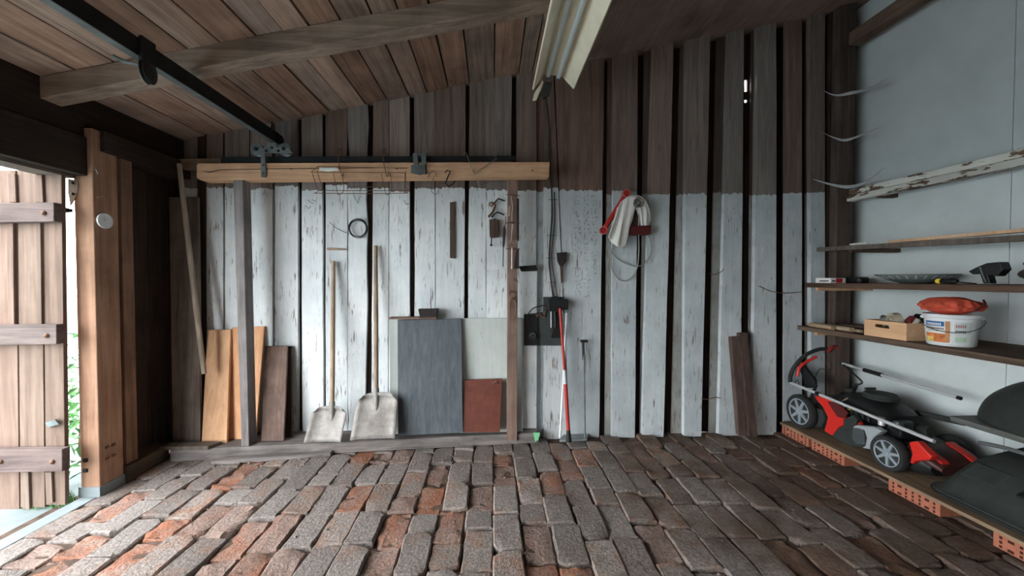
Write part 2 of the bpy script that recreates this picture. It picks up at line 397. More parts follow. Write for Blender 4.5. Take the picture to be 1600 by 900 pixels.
# ---- back wall
wb = struct('wall_back')
LT = [  # front boards: left/right at image rows 100 and 670, material, extra forward offset
    (284, 308, 284, 308, WALLP, 0), (309, 321, 309, 321, DARKB, .012), (322, 348, 323, 349, WALLP, 0), (351.5, 389, 352, 389, WALLP, 0), (391, 425, 392, 426, WALLP, .004), (429.5, 465, 429.5, 466, WALLP, .002),
    (471, 503, 472, 505, WALLP, 0), (508.5, 542, 509, 543, WALLP, .003), (543.5, 575, 543, 571, WALLP, 0),
    (584, 608, 580, 606, WALLP, .004), (609, 640, 607, 640, WALLP, 0), (647.5, 679, 648, 680, WALLP, .002), (680, 728, 681, 723, WALLP, .010), (734, 758, 730, 760, WALLP, 0), (758.5, 800, 761, 794, WALLP, .012),
    (807, 838, 806, 837, WALLP, 0), (850, 864, 849, 888, WALLP, .01), (866, 944, 889, 936, WALLG, 0)]
RTB = [(959, 997, 956, 992, WALLG, .015), (1020, 1052, 1003, 1037, WALLG, .015), (1072, 1109, 1069, 1096, WALLG, .02), (1137, 1162, 1123, 1157, WALLG, .015),
       (1183, 1213, 1176, 1213, WALLG, .015), (1226, 1253, 1225, 1253, WALLG, -.01), (1266, 1289, 1268, 1289, WALLG, .015)]
def wall_board(xl0, xr0, xl1, xr1, mat, dy, name='board', y=F, t=.03, wav=.0022, live=0.):
    Y = y - dy; n = 14
    a0, a1 = W(xl0, 100, Y), W(xl1, 670, Y); b0, b1 = W(xr0, 100, Y), W(xr1, 670, Y)
    def edge(p, q, s):
        out = []
        for i in range(n + 1):
            z = -.02 + (ceil_z(p.x) + .05) * i / n; k = (z - q.z) / (p.z - q.z); k = min(max(k, -.2), 1.1)
            out.append(V((q.x + (p.x - q.x) * k + wav * 2 * noise.noise(V((z * 2.3, s, 0))) + live * noise.noise(V((z * 3.1, s, 5))), Y, z)))
        out[-1].z = ceil_z(out[-1].x) + .01
        return out
    s = R.uniform(0, 100); e1 = edge(a0, a1, s); e2 = edge(b0, b1, s + 9)
    m = M(); m.grid([[p, q] for p, q in zip(e1, e2)]); B = V((0, t + dy, 0))
    m.grid([[q + B, p + B] for p, q in zip(e1, e2)]); m.grid([[p + B, p] for p in e1]); m.grid([[q, q + B] for q in e2])
    m.add([e1[0], e2[0], e2[0] + B, e1[0] + B], [(0, 3, 2, 1)])
    return m.build(name, mat, wb)
for i, b in enumerate(LT):
    if i in (8,): wall_board(*b, live=.02)
    else: wall_board(*b)
for b in RTB: wall_board(*b)
# recessed layer: dark behind the narrow gaps of the left half, washed boards in the wide recesses of the right half
for x0, x1 in [(275, 312), (313, 350), (350, 391), (391, 428), (428, 469), (469, 507), (507, 545), (545, 579), (579, 609), (609, 644), (644, 680), (680, 727), (727, 760), (760, 802), (802, 840)]:
    wall_board(x0, x1 + .6, x0, x1 + .6, DARKB, 0, 'backing_board', F + .05, .02, 0)
wall_board(838, 850, 837, 850, WALLG, 0, 'backing_board', F + .035, .02, 0)
wall_board(845, 946, 845, 944, DARKB, 0, 'backing_board', F + .06, .02, 0)
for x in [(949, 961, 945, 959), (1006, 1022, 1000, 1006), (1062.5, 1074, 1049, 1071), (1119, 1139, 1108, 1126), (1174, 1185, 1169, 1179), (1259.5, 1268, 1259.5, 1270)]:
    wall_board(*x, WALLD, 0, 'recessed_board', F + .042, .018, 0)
for x in [(940, 985), (985, 1030), (1030, 1075), (1075, 1120), (1120, 1149), (1173, 1215), (1215, 1262), (1262, 1345)]:
    wall_board(x[0], x[1] + .5, x[0], x[1] + .5, DARKB, 0, 'backing_board', F + .085, .02, 0)
# backing board with the see-through slits near the top
for (x0, x1, y0, y1) in [(1149, 1163.4, -60, 720), (1168, 1173, -60, 720), (1163, 1168.6, -60, 124), (1163, 1168.6, 143, 155), (1163, 1168.6, 160, 720)]:
    pts = [W(x0, y1, F + .085), W(x1, y1, F + .085), W(x1, y0, F + .085), W(x0, y0, F + .085)]
    M().slab(pts, (0, .02, 0)).build('backing_board', DARKB, wb)
# low painted boards in front of the lower wall beside the tool post
M().slab(pxs([(812, 692), (838, 692), (839, 423), (812, 421)], F - .028), (0, .018, 0)).build('board', WALLP, wb)
M().slab(pxs([(762, 692), (793, 692), (793, 421), (762, 421)], F - .03), (0, .016, 0)).build('board', WALLP, wb)

# ---- right wall, corner post
wr = struct('wall_right')
for k, (y0, y1) in enumerate([(3.46, 2.30), (2.297, 1.10), (1.097, -.1), (-.103, YB)]):
    for z0, z1 in ([(-.05, 1.0), (1.002, 4.0)] if k else [(-.05, 4.0)]):
        M().box((XR + .002 * (k % 2), y1, z0), (XR + .0085, y0, z1)).build('sheet_panel', RWALL, wr)
M().box((XR + .008, YB, -.05), (XR + .06, 3.52, 4.0)).build('panel_backing', RWALL, wr)
t = M(); a = W(1307, 400, 3.24); b = W(1331, 400, 3.24)
t.box((a.x, 3.24, -.05), (b.x, 3.33, 3.82)); post_r = t.build('trim_1', wood('corner_post_wood', lin(60, 52, 47), lin(94, 80, 71)), None, bevel=.004); post_r['kind'] = 'structure'
t = M(); a = W(1290, 400, F); b = W(1306, 400, F); t.box((a.x, F - .012, -.05), (b.x, F + .05, 3.8)); o = t.build('board', DARKB, wb)

# ---- left wall: post, studs, boards, lintel, plates
wl = struct('wall_left')
p0, p1 = W(120, 500, 2.55), W(150, 500, 2.55)
POSTX = p1.x
t = M().box((p0.x, 2.55, .03), (p1.x, 2.71, 2.33)); o = t.build('post', POSTW, wl, bevel=.006)
for px, py in [(134, 719), (134, 735)]:
    c = W(px, py, 2.548); t = M().box((c.x - .011, 2.54, c.z - .011), (c.x + .011, 2.552, c.z + .011)); t.build('bolt', IRON, o)
for zz in (.22, .29):
    for yy in (2.60, 2.64): M().box((POSTX - .003, yy - .012, zz - .007), (POSTX + .006, yy + .012, zz + .007)).build('bolt', RUSTW, o)
M().box((p0.x - .01, 2.545, -.02), (p1.x + .004, 2.715, .06)).build('post_foot', CONC, wl)
M().box((POSTX - .1, 2.745, 0.1), (POSTX - .012, 2.83, 2.3)).build('stud', wood('stud_wood', lin(112, 80, 58), lin(150, 112, 84)), wl, bevel=.004)
yy = 2.70
while yy < 3.40:
    w = R.uniform(.13, .18); M().box((XL - .03, yy, -.02), (XL + R.uniform(-.004, .004), yy + w - .005, 2.52)).build('board', LEFTW, wl); yy += w
M().box((XL - .06, 2.7, -.02), (XL - .035, 3.42, 2.5)).build('board_backing', DARKB, wl)
M().box((XL + .0, 2.715, -.03), (POSTX + .02, 3.05, .11)).build('base_rail', wood('base_rail_wood', lin(60, 46, 38), lin(98, 78, 64), 'y'), wl, bevel=.004)
M().box((XL - .07, YB, 2.03), (POSTX - .03, 2.56, 2.27)).build('lintel', PLATE, wl, bevel=.006)
M().box((XL - .09, YB, 2.012), (POSTX - .10, 2.55, 2.03)).build('lintel_strip', wood('pale_strip_wood', lin(120, 108, 96), lin(160, 148, 132), 'y'), wl)
M().box((XL - .06, YB, 2.27), (XL + .1, 3.36, 2.60)).build('wall_plate', PLATE, wl, bevel=.006)
M().box((XL - .1, YB - .2, -.05), (XL, OPEN_Y0, 2.6)).build('rear_side_boards', LEFTW, wl)
M().box((XL - .02, 2.60, 2.2), (POSTX + .03, 3.3, 2.33)).build('corner_brace', PLATE, wl, bevel=.004)
wrear = struct('wall_rear'); M().box((XL - .1, YB - .06, -.05), (XR + .1, YB, 4.1)).build('rear_boards', wood('rear_board_wood', lin(120, 104, 90), lin(164, 146, 128)), wrear)

# ---- ceiling
ce = struct('ceiling')
def sloped(x0, x1, y0, y1, dz, t, mat, name, par, bev=0):
    q = lambda z: [V((x0, y0, ceil_z(x0) + z)), V((x1, y0, ceil_z(x1) + z)), V((x1, y1, ceil_z(x1) + z)), V((x0, y1, ceil_z(x0) + z))]
    return M().hexa(q(dz), q(dz + t)).build(name, mat, par, bevel=bev)
x = XL - .1
while x < .52:
    w = R.choice([.12, .15, .18, .20, .21]); x1 = min(x + w, .56)
    sloped(x, x1 - R.uniform(.006, .014), YB, 3.42, R.uniform(-.006, .004), .022, CEILW, 'plank', ce); x = x1
for i, (xa, xb) in enumerate([(.56, 1.8), (1.803, XR + .1)]): sloped(xa, xb, YB, 3.42, -.004, .016, CEILD, 'ceiling_sheet', ce)
sloped(XL - .3, XR + .3, YB - .3, 3.6, .03, .03, DARKB, 'roof_deck', ce)
def rafter(y0, y1, xa, xb, h, mat, n):
    q = lambda y: [V((xa, y, ceil_z(xa) - h)), V((xb, y, ceil_z(xb) - h)), V((xb, y, ceil_z(xb) - .002)), V((xa, y, ceil_z(xa) - .002))]
    o = M().hexa(q(y0), q(y1)).build(n, mat, None, bevel=.005); o['kind'] = 'structure'; return o
rafter(2.32, 2.43, XL + .0, .45, .125, RAFT, 'trim_2')
rafter(.9, 1.02, XL + .0, .45, .125, RAFT, 'trim_3')
# beam under the roof edge along the right wall
q = lambda p: [p + V((-.05, 0, -.055)), p + V((.05, 0, -.055)), p + V((.05, 0, .055)), p + V((-.05, 0, .055))]
o = M().hexa(q(V((3.13, 3.22, 3.46))), q(V((3.13, YB, 3.46)))).build('trim_4', wood('red_brown_beam', lin(92, 68, 55), lin(128, 96, 78), 'y'), None, bevel=.004); o['kind'] = 'structure'

# ---- sill along the back wall, posts, pine beam
a, b, c, d = WZ(266, 722), WZ(842, 692), V((.36, 3.36, 0)), V((-2.55, 3.36, 0))
o = M().hexa([a, b, c, d], [p + V((0, 0, .088)) for p in (a, b, c, d)]).build('trim_5', SILLW, None, bevel=.006); o['kind'] = 'structure'
a, b = WZ(330, 727, 0), WZ(516, 713, 0)
o = M().hexa([a, b, b + V((0, .05, 0)), a + V((0, .05, 0))], [p + V((0, 0, .03)) for p in (a, b, b + V((0, .05, 0)), a + V((0, .05, 0)))]).build('trim_6', SILLW, None); o['kind'] = 'structure'
PB = 3.06
def hexlean(pt, pb, Yt, Yb, t, name, mat, parent=None, bevel=.002):
    """board from its front face: (top-left, top-right) at depth Yt, (bottom-left, bottom-right) at depth Yb"""
    tl, tr = W(*pt[0], Yt), W(*pt[1], Yt); bl, br = W(*pb[0], Yb), W(*pb[1], Yb); e = V((0, t, 0))
    return M().hexa([bl, br, tr, tl], [p + e for p in (bl, br, tr, tl)]).build(name, mat, parent, bevel=bevel)
o = hexlean([(364, 277), (379, 277)], [(377, 697.5), (389, 697.5)], 3.075, 3.045, .10, 'trim_7', GREYP, None, .005); o['kind'] = 'structure'
o = hexlean([(793, 281), (809, 281)], [(792, 689), (808, 689)], 3.17, 3.17, .035, 'trim_8', BROWNP, None, .004); o['kind'] = 'structure'
bm = struct('trim_9', W(310, 280, 3.07))
pts = pxs([(307, 278), (313, 281.5), (858, 276), (859, 253), (310, 255), (307, 257)], 3.07); M().slab(pts, (0, .10, 0)).build('beam', BEAMW, bm, bevel=.004)
M().slab(pxs([(345, 254), (805, 251), (805, 243.5), (345, 245)], 3.12), (0, .012, 0)).build('flat_rail', IRON, bm)
M().slab(pxs([(204, 262), (344, 264), (346, 247), (204, 250)], 3.2), (0, .06, 0)).build('ledger', wood('ledger_wood', lin(120, 98, 76), lin(170, 140, 108), 'x'), bm)
M().tube(pxs([(316, 267), (328, 269), (345, 265.5), (420, 264), (520, 263), (640, 262)], 3.0695), [.001, .004, .003, .003, .003, .001], 5).build('crack', DARKB, bm)
for px in (455, 620, 740, 832):
    c = W(px, 266 + R.uniform(-4, 4), 3.068); M().lathe([(.006, 0), (.006, .004)], c, (0, -1, 0), 8).build('nail_head', IRON, bm)

# ================================================================== THINGS
# ---- outside: gate leaf and bush
GY = 2.47
gate = thing('gate_leaf', 'open plank gate leaf with three dark crossbars outside the doorway', 'gate', W(60, 792, GY))
for x0, x1, yt, yb in [(-96, -62, 268, 800), (-58, -20, 268, 800), (-18, 24, 266, 796), (27, 64, 266, 793), (67, 96, 272, 789)]:
    hexlean([(x0, yt), (x1, yt)], [(x0 + 5, yb), (x1 + 6, yb)], GY, GY, .024, 'plank', GATEW, gate)
for x0, x1, yt, yb in [(12, 23, 271, 316), (10, 20, 345, 510), (53, 65, 273, 316), (56, 63, 345, 508), (-60, -50, 345, 510), (34, 44, 738, 796), (70, 80, 738, 786)]:
    hexlean([(x0, yt), (x1, yt)], [(x0 + 2, yb), (x1 + 2, yb)], GY - .014, GY - .014, .013, 'cover_strip', GATEW, gate)
for y0, y1, xe in [(316, 346, 84), (507, 538, 88), (702, 737, 97)]:
    b = hexlean([(-100, y0 + 2), (xe, y0)], [(-100, y1 + 3), (xe, y1)], GY - .055, GY - .055, .045, 'crossbar', GATEB, gate, .004)
    for bx in (xe - 15, 1 if xe > 90 else -40, -85):
        M().lathe([(.014, 0), (.014, .004), (.007, .012), (.002, .013)], W(bx, (y0 + y1) / 2 + 2, GY - .056), (0, -1, 0), 12).build('bolt', RUSTW, b, True)
M().hexa(pxs([(70, 661), (85, 655), (92, 663), (76, 668)], GY - .03), pxs([(70, 661), (85, 655), (92, 663), (76, 668)], GY - .004)).build('latch_plate', STEEL, gate)
hb = thing('hinge_bracket', 'galvanised hinge plate on the gate post under the lintel', 'hinge', W(112, 322, 2.50))
M().slab(pxs([(106, 279), (121, 282), (122, 292), (119, 306), (110, 322), (106, 300)], 2.545), (0, .005, 0)).build('plate', GALV, hb)
M().slab(pxs([(96, 323), (108, 326), (108, 331), (97, 332)], 2.50), (0, .02, 0)).build('pin', IRON, hb)
for p in [(114, 286), (114, 303)]: M().lathe([(.008, 0), (.008, .006), (.003, .008)], W(*p, 2.544), (0, -1, 0), 8).build('bolt', IRON, hb)
bush = thing('garden_bush', 'green leafy bush outside behind the open gate', 'bush', (-3.35, 3.0, -.05))
lf = M()
for k in range(1500):
    u = R.random(); p = V((R.uniform(-4.3, -2.82), R.uniform(2.75, 3.9), 0)); p.z = R.random() ** 1.6 * (1.0 + .7 * noise.noise(p * 2)) - .03
    d = V((R.uniform(-1, 1), R.uniform(-1, .3), R.uniform(-.4, .8))).normalized(); sd = d.cross(V((R.random(), R.random(), 1))).normalized()
    L, w = R.uniform(.05, .11), R.uniform(.012, .028)
    lf.add([p, p + d * L * .5 + sd * w, p + d * L - V((0, 0, .02)), p + d * L * .5 - sd * w], [(0, 1, 2, 3)])
o = lf.build('leaves', LEAF, bush, kind='stuff')
for k in range(7):
    p = V((R.uniform(-4, -2.95), R.uniform(2.9, 3.6), -.05)); M().tube([p, p + V((R.uniform(-.1, .1), R.uniform(-.1, .1), .9))], [.012, .004], 6).build('stem', RUSTW, bush)
gt = M()
for k in range(160):
    p = V((R.uniform(-2.95, -2.64), R.uniform(2.505, 2.60), -.05)); d = V((R.uniform(-.06, .01), R.uniform(-.004, .04), R.uniform(.03, .12))); s_ = V((R.uniform(.003, .008), R.uniform(-.004, .004), 0))
    gt.add([p - s_, p + s_, p + d], [(0, 1, 2)])
gt = gt.build('grass_tuft', LEAF, None, kind='stuff'); tag(gt, 'green grass growing at the foot of the gate post', 'grass')

# ---- gate post bits
lid = M().lathe([(.047, 0), (.05, .004), (.05, .012), (.044, .014), (.042, .010), (.008, .010), (.006, .014)], WX(162, 345, POSTX + .001), (1, 0, 0), 26).build('plastic_disc', WHITEPL, None, True)
tag(lid, 'white round plastic lid nailed to the gate post', 'lid')
for n_, pts in enumerate([[(150, 265), (153, 272), (150, 275)], [(154, 308), (161, 305)]]):
    q = [WX(x, y, POSTX + .012) for x, y in pts]; h = M().tube([q[0] + V((-.015, 0, 0))] + q, .003, 6).build('bent_nail', GALV, None)
    tag(h, ['bent hook nail near the top of the gate post', 'short nail driven in above the white round lid'][n_], 'nail')

# ---- ceiling track and its roller
P = W(437, 226, 3.2); rx, rz = P.x, P.z
tr = thing('ceiling_track', 'long black steel track running under the plank ceiling', 'track', (rx, 3.2, rz))
M().box((rx - .006, -1.9, rz), (rx, 3.2, rz + .085)).build('web', IRON, tr)
M().box((rx - .05, -1.9, rz), (rx - .006, 3.2, rz + .006)).build('flange', STEEL, tr)  # paler steel paints the light on the track's bottom face
M().box((rx - .05, -1.9, rz + .079), (rx - .006, 3.2, rz + .085)).build('flange', IRON, tr)
M().lathe([(.034, 0), (.036, .004), (.036, .03), (.03, .034)], (rx - .02, 3.21, rz + .042), (1, 0, 0), 18).build('end_stop', BLACKP, tr, True)
M().tube(pxs([(425, 190), (424, 200), (426, 210)], 3.28), .006, 6).build('hanger_bolt', IRON, tr)
ry = 2.02
rl = thing('track_roller', 'black round roller hanging from the ceiling track', 'roller', (rx, ry, rz - .12))
M().lathe([(.02, -.012), (.055, -.012), (.06, -.008), (.05, 0), (.06, .008), (.055, .012), (.02, .012)], (rx + .0, ry, rz - .05), (1, .25, 0), 22).build('wheel', BLACKP, rl, True)
M().tube(circ((rx - .016, ry + .004, rz - .05), .056, (1, .25, 0), 24), .004, 6, True).build('rim', GALV, rl, True)
M().box((rx - .004, ry - .05, rz - .02), (rx + .016, ry + .03, rz + .10)).build('bracket', BLACKP, rl, bevel=.004)
M().tube([V((rx - .02, ry - .02, rz - .03)), V((rx - .09, ry - .03, rz - .02)), V((rx - .12, ry - .05, rz - .005))], .008, 6).build('pin', STEEL, rl)
M().tube([V((rx - .12, ry - .05, rz - .005)), V((rx - .13, ry - .6, rz - .01)), V((rx - .13, ry - 1.2, rz))], .0016, 5).build('pull_wire', GALV, rl)

# ---- lamp
LY = 2.95
lamp = thing('fluorescent_lamp', 'cream twin tube fluorescent lamp hanging from the ceiling', 'lamp', W(864, 120, LY) + V((0, -.6, 0)))
E_ = V((0, -1.25, 0))
def strip(px, name, mat, t=.004):
    pts = [W(x, y, LY) for x, y in px]; n = len(pts); m = M()
    m.grid([pts, [p + E_ for p in pts]]); return m.build(name, mat, lamp, solid=t)
strip([(850, 118), (833, 141), (832, 138)], 'reflector_wing', CREAM)
strip([(879, 120), (896, 139), (898, 137)], 'reflector_wing', CREAM)
strip([(850, 118), (864, 116), (879, 120)], 'body', CREAM)
M().slab(pxs([(851, 117), (878, 119), (874, 104), (855, 103)], LY - .01), (0, -1.22, 0)).build('housing', CREAM, lamp)
for x, y in [(855, 123.5), (871, 125.5)]:
    c = W(x, y, LY); tb = M().tube([c + V((0, -.03, 0)), c + V((0, -1.2, 0))], .0185, 14).build('tube', TUBEG, lamp, True)
    M().lathe([(.019, 0), (.019, .03)], c + V((0, -.028, 0)), (0, -1, 0), 14).build('end_cap', STEEL, tb, True)
M().slab(pxs([(851, 131), (862, 131), (858, 150), (848, 156), (845, 150)], LY), (0, -.03, 0)).build('lamp_holder', BLACKM, lamp)
M().slab(pxs([(832, 158), (838, 157), (849, 130), (847, 126), (834, 148)], LY), (0, -.012, 0)).build('end_plate', CREAM, lamp)
a = W(851, 48, 2.45); M().bar(a, V((a.x - .02, 2.45, ceil_z(a.x) - .01)), .012, .004, (0, 1, 0)).build('hanger', GALV, lamp)
a = W(880, 105, 2.9); M().bar(a, V((a.x, 2.9, ceil_z(a.x))), .012, .004, (0, 1, 0)).build('hanger', GALV, lamp)

# ---- cable down the wall to the switch panel
YC = F - .028
cb = thing('lamp_cable', 'dark cable clipped down the wall from lamp to switch panel', 'cable', W(866, 470, YC))
M().tube(crom([W(852, 148, LY)] + pxs([(855, 168)], 3.1) + pxs([(858, 200), (859, 250), (862, 300), (862, 345), (858, 400), (861, 440), (865, 468)], YC), 5), .0065, 7).build('sheath', CABLEB, cb, True)
M().tube(crom(pxs([(866, 300), (867, 345), (862, 400), (867, 440), (871, 466)], YC), 5), .005, 7).build('sheath', CABLEB, cb, True)
for y, x in [(312, 863), (368, 861), (403, 859), (441, 862)]: M().bar(W(x - 6, y, YC - .006), W(x + 8, y, YC - .006), .006, .004).build('clip', IRON, cb)

# ---- switch panel
YP = F - .03
sp = thing('switch_panel', 'black electrical panel with sockets on the white wall boards', 'switch panel', W(850, 540, YP))
M().slab(pxs([(819, 540), (878, 540), (878, 464), (849, 464), (849, 488), (819, 491)], YP), (0, .016, 0)).build('back_plate', plain('panel_grey_black', lin(66, 72, 72), .5), sp)
M().slab(pxs([(819, 540), (842, 540), (840, 492), (819, 491)], YP - .014), (0, .014, 0)).build('cover', BLACKP, sp)
M().slab(pxs([(856, 470), (862, 464), (872, 463), (878, 468), (888, 468), (888, 484), (879, 484), (872, 488), (857, 485)], YP - .06), (0, .06, 0)).build('junction_box', BLACKP, sp, bevel=.006)
M().slab(pxs([(860, 526), (864, 529), (877, 527), (877, 512), (864, 512)], YP - .04), (0, .04, 0)).build('socket', BLACKP, sp, bevel=.006)
so = M().lathe([(.035, 0), (.033, .03), (.022, .034), (.02, .012), (.002, .012)], W(832, 524, YP - .014), (0, -1, 0), 20).build('socket', BLACKM, sp, True)
M().tube(circ(W(833, 524, YP - .05), .016, (0, -1, 0), 16), .003, 6, True).build('contact_ring', STEEL, so, True)
M().tube(pxs([(861, 487), (861, 512)], YP - .02), .005, 8).build('conduit', CHROME, sp, True)
M().tube(pxs([(867, 487), (868, 514)], YP - .02), .011, 8).build('conduit', BLACKP, sp, True)
M().tube(crom(pxs([(856, 477), (846, 478), (833, 482), (825, 492), (823, 503)], YP - .045), 5), .0045, 7).build('lead', CABLEB, sp, True)
sw = M()
for k in range(9):
    c = W(R.uniform(836, 852), R.uniform(483, 496), YP - .01); sw.sph(c, (.012, .012, .014), 8, 6)
sw.build('wire_ends', plain('brown_wire_ends', lin(96, 82, 74), .8, var=.4, scale=60), sp)
# scraper, spring clamp
br = thing('paint_brush', 'wide brown paint brush hanging beside the lamp cable', 'brush', W(878, 442, YC))
M().slab(pxs([(870, 395), (886, 394), (885, 408), (880, 416), (875, 416), (871, 408)], YC - .012), (0, .014, 0)).build('head', BRISTLE, br)
M().slab(pxs([(875, 414), (880, 414), (880, 440), (877, 443), (876, 430)], YC - .008), (0, .010, 0)).build('handle', BATTEN, br)

# ---- rack of hand tools on the brown post
TP = 3.165
for k, y in enumerate((304, 348, 389)):
    n = M().tube([W(790, y, TP - .02), W(813, y + (2 if k == 0 else 0), TP - .02)], .003, 6).build('rack_pin', RUSTW, None)
    tag(n, ['topmost rusty rod across the brown tool post', 'middle rusty rod across the brown tool post', 'lowest rusty rod across the brown tool post'][k], 'rod')
def tool(name, label, cat, parts):
    t = thing(name, label, cat, parts[0][1][-1] if isinstance(parts[0][1], list) else parts[0][1])
    for nm, pts, r, mat in parts: M().tube(pts, r, 8).build(nm, mat, t, True)
    return t
tool('chisel', 'thin steel chisel hanging from the topmost rod of the tool post', 'chisel', [('blade', pxs([(799, 306), (801, 322), (800, 345)], TP - .03), [.004, .006, .005], GALV), ('handle', pxs([(797, 322), (796, 338)], TP - .03), .009, HANDLE)])
tool('file', 'slim pale file hanging from the middle rod of the tool post', 'file', [('blade', pxs([(801, 350), (799, 377)], TP - .03), [.006, .003], GALV), ('tang', pxs([(803, 346), (801, 352)], TP - .03), .003, IRON)])
tool('steel_rod', 'pale round steel rod hanging from the lowest rod of the tool post', 'rod', [('shaft', pxs([(800, 387), (800, 412)], TP - .03), .006, GALV), ('tip', pxs([(800, 412), (800, 420)], TP - .03), [.006, .009], GALV)])
b = M().slab(pxs([(795, 374), (809, 374), (809, 381), (795, 381)], TP - .02), (0, .022, 0)).build('wood_block', BROWNP, None, bevel=.002); tag(b, 'small brown wooden block fixed across the tool post', 'block')
b = M().slab(pxs([(808, 310), (811, 310), (811, 376), (808, 376)], TP - .02), (0, .03, 0)).build('shadow_strip', DARKB, None); tag(b, 'dark narrow strip of painted shadow along the upper edge of the tool post', 'lath')  # dark strip paints the shadow gap right of the post
b = M().slab(pxs([(808, 388), (811, 388), (811, 420), (803, 420), (806, 395)], TP - .02), (0, .03, 0)).build('shadow_strip', DARKB, None); tag(b, 'short dark strip of painted shadow beside the lowest rod of the tool post', 'lath')  # lower run of the painted shadow gap
o = M().tube(circ(W(806, 437, TP), .012, (0, -1, .2), 14), .003, 6, True).build('eye_ring', GALV, None, True); tag(o, 'small metal ring screwed into the brown tool post', 'ring')
pn = thing('pincers', 'rusty pincers hanging on the brown tool post', 'pincers', W(801, 503, TP - .02))
M().tube(crom(pxs([(796, 461), (797, 456), (802, 456), (806, 459), (805, 464), (801, 466)], TP - .02), 4), .006, 7).build('jaw', RUSTW, pn, True)
M().tube(crom(pxs([(802, 464), (797, 474), (797, 488), (799, 502)], TP - .02), 4), [.007] * 7 + [.004] * 6, 7).build('handle', RUSTW, pn, True)
M().tube(crom(pxs([(800, 464), (806, 474), (806, 488), (804, 500)], TP - .016), 4), [.007] * 7 + [.004] * 6, 7).build('handle', RUSTW, pn, True)
YT = F - .035
dr = thing('hand_drill', 'rusty hand tool with box body and bent crank left of the tool post', 'hand tool', W(767, 386, YT))
M().slab(pxs([(764.5, 343), (774, 341), (779, 344), (779, 370), (768, 371), (765, 370)], YT - .03), (0, .045, 0)).build('box_body', BATTEN, dr, bevel=.003)
M().tube(crom(pxs([(768, 318), (774, 320), (770, 331), (763, 339)], YT - .01), 4), [.007] * 5 + [.010] * 8, 8).build('lever', RUSTW, dr, True)
M().tube(circ(W(768, 319, YT - .01), .016, (0, -1, 0), 14), .005, 6, True).build('eye', RUSTW, dr, True)
M().tube(crom(pxs([(772, 318), (778, 311), (783, 312), (789, 314)], YT - .01), 4), .006, 7).build('crank', IRON, dr, True)
M().tube(crom(pxs([(768, 340), (773, 334), (778, 332), (788, 336)], YT - .01), 4), .006, 7).build('crank', IRON, dr, True)
M().tube(pxs([(768, 370), (767.5, 381)], YT - .01), .005, 7).build('shaft', IRON, dr, True); M().sph(W(767.5, 383, YT - .01), (.011, .011, .011), 10, 7).build('knob', IRON, dr, True)
sc_ = thing('screwdriver', 'long dark screwdriver hanging left of the tool post', 'screwdriver', W(786, 417, YT))
M().tube(pxs([(788, 354), (788, 360), (787, 380), (786.5, 386)], YT - .012), [.008, .012, .011, .007], 9).build('handle', BATTEN, sc_, True)
M().tube(pxs([(786.5, 385), (786, 417)], YT - .012), .004, 7).build('blade', IRON, sc_, True)
M().tube(pxs([(790, 338), (790.5, 348), (788, 356)], YT - .012), .004, 7).build('hang_loop', RUSTW, sc_, True)
bx = M().slab(pxs([(811, 416), (838, 414), (840, 423), (815, 424)], F - .09), (0, .06, 0)).build('tin_tray', plain('black_tin', lin(36, 36, 36), .5), None, bevel=.002); tag(bx, 'small black tray lying on the short white board right of tool post', 'tray')

# ---- things hanging on the left half of the wall
o = hexlean([(703, 316), (711, 315)], [(703, 403), (711, 404)], F - .028, F - .028, .008, 'flat_lath', BATTEN); tag(o, 'narrow grey brown lath hanging flat on the white wall', 'lath')
ww = thing('wire_coil', 'black coil of wire hanging on the white wall boards', 'wire coil', W(560, 372, F - .03))
for k in range(5):
    M().tube(circ(W(559.5 + R.uniform(-1, 1), 356.5 + R.uniform(-1, 1), F - .022 - k * .006), .074 + .005 * R.uniform(-1, 1), (R.uniform(-.05, .05), -1, R.uniform(-.05, .05)), 34), .003, 6, True).build('turn', IRON, ww, True)
M().tube(crom(pxs([(546, 366), (532, 360), (522, 354), (515, 347)], F - .02), 5), .0022, 6).build('loose_end', IRON, ww, True)
o = M().tube(pxs([(511, 389), (540, 389.5)], F - .02), [.010, .008], 8).build('wooden_peg', HANDLE, None, True); tag(o, 'short wooden peg fixed level above the left shovel handle', 'peg')
for n_, pts in enumerate([[(481, 312), (488, 318), (493, 314), (487, 312)], [(477, 321), (482, 326), (486, 322)], [(553, 306), (559, 318), (563, 306)], [(632, 313), (634, 319), (639, 318)]]):
    o = M().tube([W(*pts[0], F + .002)] + pxs(pts, F - .016), .0022, 5).build('bent_nail', IRON, None)
    tag(o, ['upper of two bent nails under the beam left of the wire basket', 'lower of two bent nails under the beam left of the wire basket', 'bent nail hook above the wire coil', 'small hooked nail under the right end of the wire basket'][n_], 'nail')
# wire basket
YW0, YW1 = 3.055, 2.90
wbk = thing('wire_basket', 'rusty wire basket hanging from the pine beam by two hooks', 'basket', W(560, 303, 2.98))
def wires(name, lst, r=.0025):
    for l in lst: M().tube(l, r, 6).build(name, RUSTW, wbk, True)
wires('rim_wire', [[W(486, 269, YW1), W(634, 270, YW1), W(636, 263, YW0), W(497, 260, YW0), W(486, 269, YW1)]])
wires('base_wire', [crom([W(488, 271, YW1), W(497, 298, YW1), W(501, 302, YW1), W(628, 302, YW1), W(632, 298, YW1), W(633, 271, YW1)], 3),
                    crom([W(495, 265, YW1 + .06), W(504, 295, YW1 + .06), W(508, 297.5, YW1 + .06), W(630, 297.5, YW1 + .06), W(633, 294, YW1 + .06), W(634, 268, YW1 + .06)], 3),
                    [W(545, 292, YW0 - .02), W(600, 292, YW0 - .02)]])
for x in (521, 596):
    wires('cross_wire', [crom([W(x, 271, YW1), W(x + 6, 300, YW1), W(x + 9, 304, YW1 + .03), W(x + 16, 297, YW0 - .01), W(x + 14, 272, YW0)], 4)])
